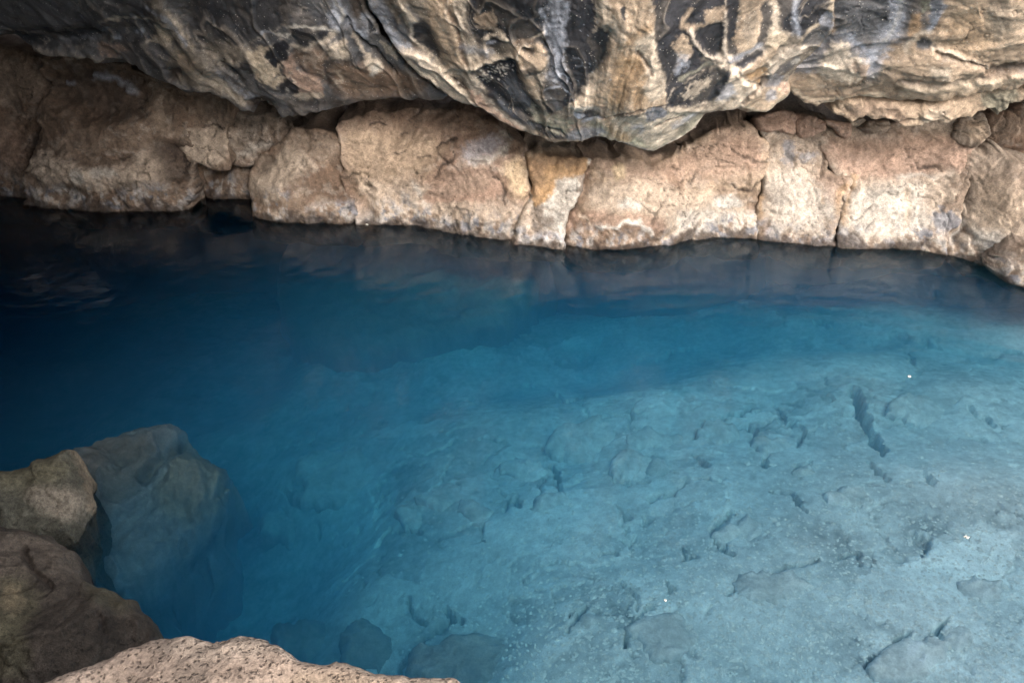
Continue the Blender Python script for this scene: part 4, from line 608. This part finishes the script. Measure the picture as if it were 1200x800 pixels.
tag(relief_block('boulder', l(-60,880,20,818,50,797,95,777,140,756,180,742,200,739,245,744,265,740,290,736,305,739,322,748,345,762,375,770,390,765,400,769,430,776,480,780,520,785,552,796,640,850,660,960,-60,960), PlaneSheet(290, 770, .78, (.03,-.16,1)), (.50,.37,.28), [
    ('p', l(180,745,300,740,320,765,220,775), 'P', dict(s=14, a=.4)), ('l', l(200,742,290,740,340,766,400,778,520,794), 'P', dict(w=8, s=5, a=.4)), ('p', l(210,780,240,775,245,800,205,805), 'M', dict(s=10, a=.4)), ('p', l(350,790,460,795,440,820,340,815), 'T', dict(s=12, a=.5))],
    step=1.3, R=.03, edge=.035, bulge=.01, skirt=.9, skirt_dir=(0,-.05,-1), mat=M_NEAR, seed=304, amp=(.010,.007,.0025), jag=1.6, mottle=.2), 'pitted pinkish tan rock, closest in front of the water', 'boulder', NEAR)

# ------------------------------------------------------------------ submerged ledge, slabs and stones
tag(relief_block('submerged_ledge', l(325,350,330,300,380,250,480,250,600,262,640,285,622,330,600,352,585,366,540,380,480,396,430,410,395,416,360,405,335,385), PlaneSheet(500, 340, -.50, (-.22,-.12,1)), (.30,.30,.28), [], step=2.2, R=.06, edge=.09, bulge=.02, skirt=1.4, skirt_dir=(0,.15,-1), mat=M_BED, seed=401, amp=(.03,.012,.008)), 'broad greyish ledge under the water below the large tan boulder', 'ledge', 'rocks under the water')
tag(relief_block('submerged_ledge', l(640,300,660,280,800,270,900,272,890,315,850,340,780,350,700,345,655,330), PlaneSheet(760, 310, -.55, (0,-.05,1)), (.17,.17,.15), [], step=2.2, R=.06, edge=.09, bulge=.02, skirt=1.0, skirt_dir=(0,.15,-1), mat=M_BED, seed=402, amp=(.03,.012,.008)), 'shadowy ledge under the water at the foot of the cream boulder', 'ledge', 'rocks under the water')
SUNK = [  # u, v, w, h, rise above the bed (m), label
    (383,552,98,72,.16,'pale rounded slab under blue water right of the sunken boulder'), (350,742,92,66,.22,'dim dark stone under water just above the pinkish tan rock'), (548,772,150,84,.14,'broad flat stone under water beyond the pinkish tan rock'), (425,748,70,60,.12,'dark round stone in the gloom between two sunken stones'),
    (520,577,58,26,.05,'thin flat stone midway along the pool bed'), (479,601,34,24,.05,'small lone pale stone on the dark side of the bed'), (650,590,54,38,.06,'squarish tan stone beside a thin cleft in the bed'), (690,512,92,58,.10,'large rounded slab at the blue edge of the rubble'), (770,546,30,24,.04,'small pale round stone amid the rubble'),
    (770,512,72,30,.06,'long low slab on the far side of the rubble'), (745,545,60,40,.06,'flat stone edged by a curved cleft'), (868,622,66,48,.06,'rounded stone outlined by a dark hooked cleft'), (905,684,100,40,.05,'long slanted slab below a diagonal cleft'), (775,740,84,56,.07,'smooth stone behind a steep dark cleft near the bottom edge'), (690,728,40,34,.04,'small stone beside a short dark slit near the bottom'),
    (1062,772,96,56,.07,'wide stone below a slanting cleft at the bright end'), (1125,742,46,32,.05,'small stone with a hooked dark edge at the bright end'), (1000,580,64,26,.04,'low oval stone under the long dark cleft'), (946,551,28,20,.03,'little pale stone near the centre of the rubble'), (560,596,52,24,.04,'short flat slab next to the thin midway stone'), (612,548,60,34,.05,'dim slab in the middle distance of the bed'), (850,505,60,30,.05,'slab with a broken corner on the far rubble'), (905,520,44,30,.05,'chunk between two wriggling clefts'), (1075,480,70,34,.04,'faint smooth slab in the shallows by the bright bank'), (330,610,56,34,.08,'dim stone below the pale rounded slab'), (1150,690,60,40,.04,'faint rounded stone near the bright corner')]
rng = np.random.RandomState(11)
for i, (u_, v_, w_, h_, rise, lb) in enumerate(SUNK):
    n_ = 11; an = np.linspace(0, 2*np.pi, n_, endpoint=False)+rng.uniform(-.2, .2, n_); rr_ = rng.uniform(.80, 1.12, n_); rot = rng.uniform(-.25, .25)
    ex = w_/2*rr_*np.cos(an); ey = h_/2*rr_*np.sin(an)
    pl_ = np.stack([u_+ex*math.cos(rot)-ey*math.sin(rot), v_+ex*math.sin(rot)+ey*math.cos(rot)], 1)
    g = on_z(np.array([u_]), np.array([v_]), np.array([-.4]))[0]
    for _ in range(6):
        dz = float(bed_depth(g[:1], g[1:2])[0]); g = on_z(np.array([u_]), np.array([v_]), np.array([-dz+rise*.6]))[0]
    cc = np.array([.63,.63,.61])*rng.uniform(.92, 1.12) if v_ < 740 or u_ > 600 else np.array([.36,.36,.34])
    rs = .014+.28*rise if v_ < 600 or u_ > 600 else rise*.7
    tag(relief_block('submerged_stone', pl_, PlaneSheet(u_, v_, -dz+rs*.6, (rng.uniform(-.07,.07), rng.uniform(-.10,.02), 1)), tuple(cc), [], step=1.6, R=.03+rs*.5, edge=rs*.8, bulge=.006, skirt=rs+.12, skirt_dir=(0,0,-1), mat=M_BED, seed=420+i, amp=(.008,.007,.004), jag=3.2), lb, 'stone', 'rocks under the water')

# ------------------------------------------------------------------ gravel and floating flecks
def gravel():
    rg = np.random.RandomState(4); n = 9000
    u = rg.uniform(380, 1300, n*2); v = rg.uniform(470, 860, n*2)
    keep = rg.uniform(0, 1, n*2) < np.clip((v-480)/220, .05, 1)*np.clip((u-380)/350, .05, 1)
    u, v = u[keep][:n], v[keep][:n]; P = on_z(u, v, np.full(len(u), -.25)); x, y = P[:,0], P[:,1]
    z = -bed_depth(x, y)
    base = np.array([(1,0,0),(-1,0,0),(0,1,0),(0,-1,0),(0,0,.35),(0,0,-.5)], float)
    tri = np.array([(0,2,4),(2,1,4),(1,3,4),(3,0,4),(2,0,5),(1,2,5),(3,1,5),(0,3,5)])
    s = rg.uniform(.003, .0075, len(x))*np.where(rg.uniform(0,1,len(x)) > .96, 2.0, 1)
    a = rg.uniform(0, 6.28, len(x)); el = rg.uniform(.6, 1.6, len(x))
    b = base[None]*rg.uniform(.7, 1.3, (len(x), 6, 3))*s[:,None,None]; b[:,:,0] *= el[:,None]
    R2 = np.stack([b[:,:,0]*np.cos(a)[:,None]-b[:,:,1]*np.sin(a)[:,None], b[:,:,0]*np.sin(a)[:,None]+b[:,:,1]*np.cos(a)[:,None], b[:,:,2]], 2)
    bed = bpy.data.objects['pool_bed']
    me = bed.data; co = np.empty(len(me.vertices)*3, np.float32); me.vertices.foreach_get('co', co); co = co.reshape(-1, 3)
    nx = len(BED_GX); ix = np.clip(np.searchsorted(BED_GX, x), 0, nx-1); iy = np.clip(np.searchsorted(BED_GY, y), 0, len(BED_GY)-1)
    z = co[iy*nx+ix, 2]+s*.15
    V_ = (R2+np.stack([x, y, z], 1)[:,None,:]).reshape(-1, 3)
    T_ = (tri[None]+(np.arange(len(x))*6)[:,None,None]).reshape(-1, 3)
    tone = rg.uniform(.70, .92, len(x))
    c = np.repeat(np.clip(tone[:,None]*np.array([1, .98, .93])[None], 0, .88), 6, 0)
    o = mesh_from('gravel', V_, np.zeros((0,4), int), M_BED, c, tris=T_, smooth=False)
    tag(o, 'fine pale gravel scattered over the pool bed', 'gravel', kind='stuff')
gravel()
M_FLECK = rock_material('pale_fleck', contrast=(.1,.1,.1), bump=(0,0,0))
FLECK = [(1066,441,'white fleck floating above the long dark cleft',5.5), (1133,629,'cream fleck floating over the bright end of the pool',6), (780,703,'tiny white fleck floating near the bottom edge',5), (430,263,'white fleck floating beside the large tan boulder',4.5)]
for i, (u_, v_, lb, sz) in enumerate(FLECK):
    rg = np.random.RandomState(60+i); p = on_z(np.array([u_]), np.array([v_]), np.array([.003]))[0]; r_ = .62*sz*np.linalg.norm(p-CAM)/FPX*.5
    a = np.linspace(0, 2*np.pi, 9, endpoint=False); rad = r_*rg.uniform(.5, 1.3, 9)
    top = np.stack([p[0]+rad*np.cos(a)*1.3, p[1]+rad*np.sin(a), p[2]+rg.uniform(.0, .003, 9)], 1); bot = top*1.0; bot[:,2] -= .003
    V_ = np.concatenate([top, bot, [p+np.array([0,0,.003])], [p-np.array([0,0,.003])]])
    T_ = [(k, (k+1) % 9, 18) for k in range(9)]+[((k+1) % 9+9, k+9, 19) for k in range(9)]; Q_ = [(k, k+9, (k+1) % 9+9, (k+1) % 9) for k in range(9)]
    tag(mesh_from('floating_fleck', V_, np.array(Q_), M_FLECK, np.tile([.55,.53,.47], (20,1)), tris=np.array(T_), origin=p, smooth=False), lb, 'fleck', 'flecks on the water')
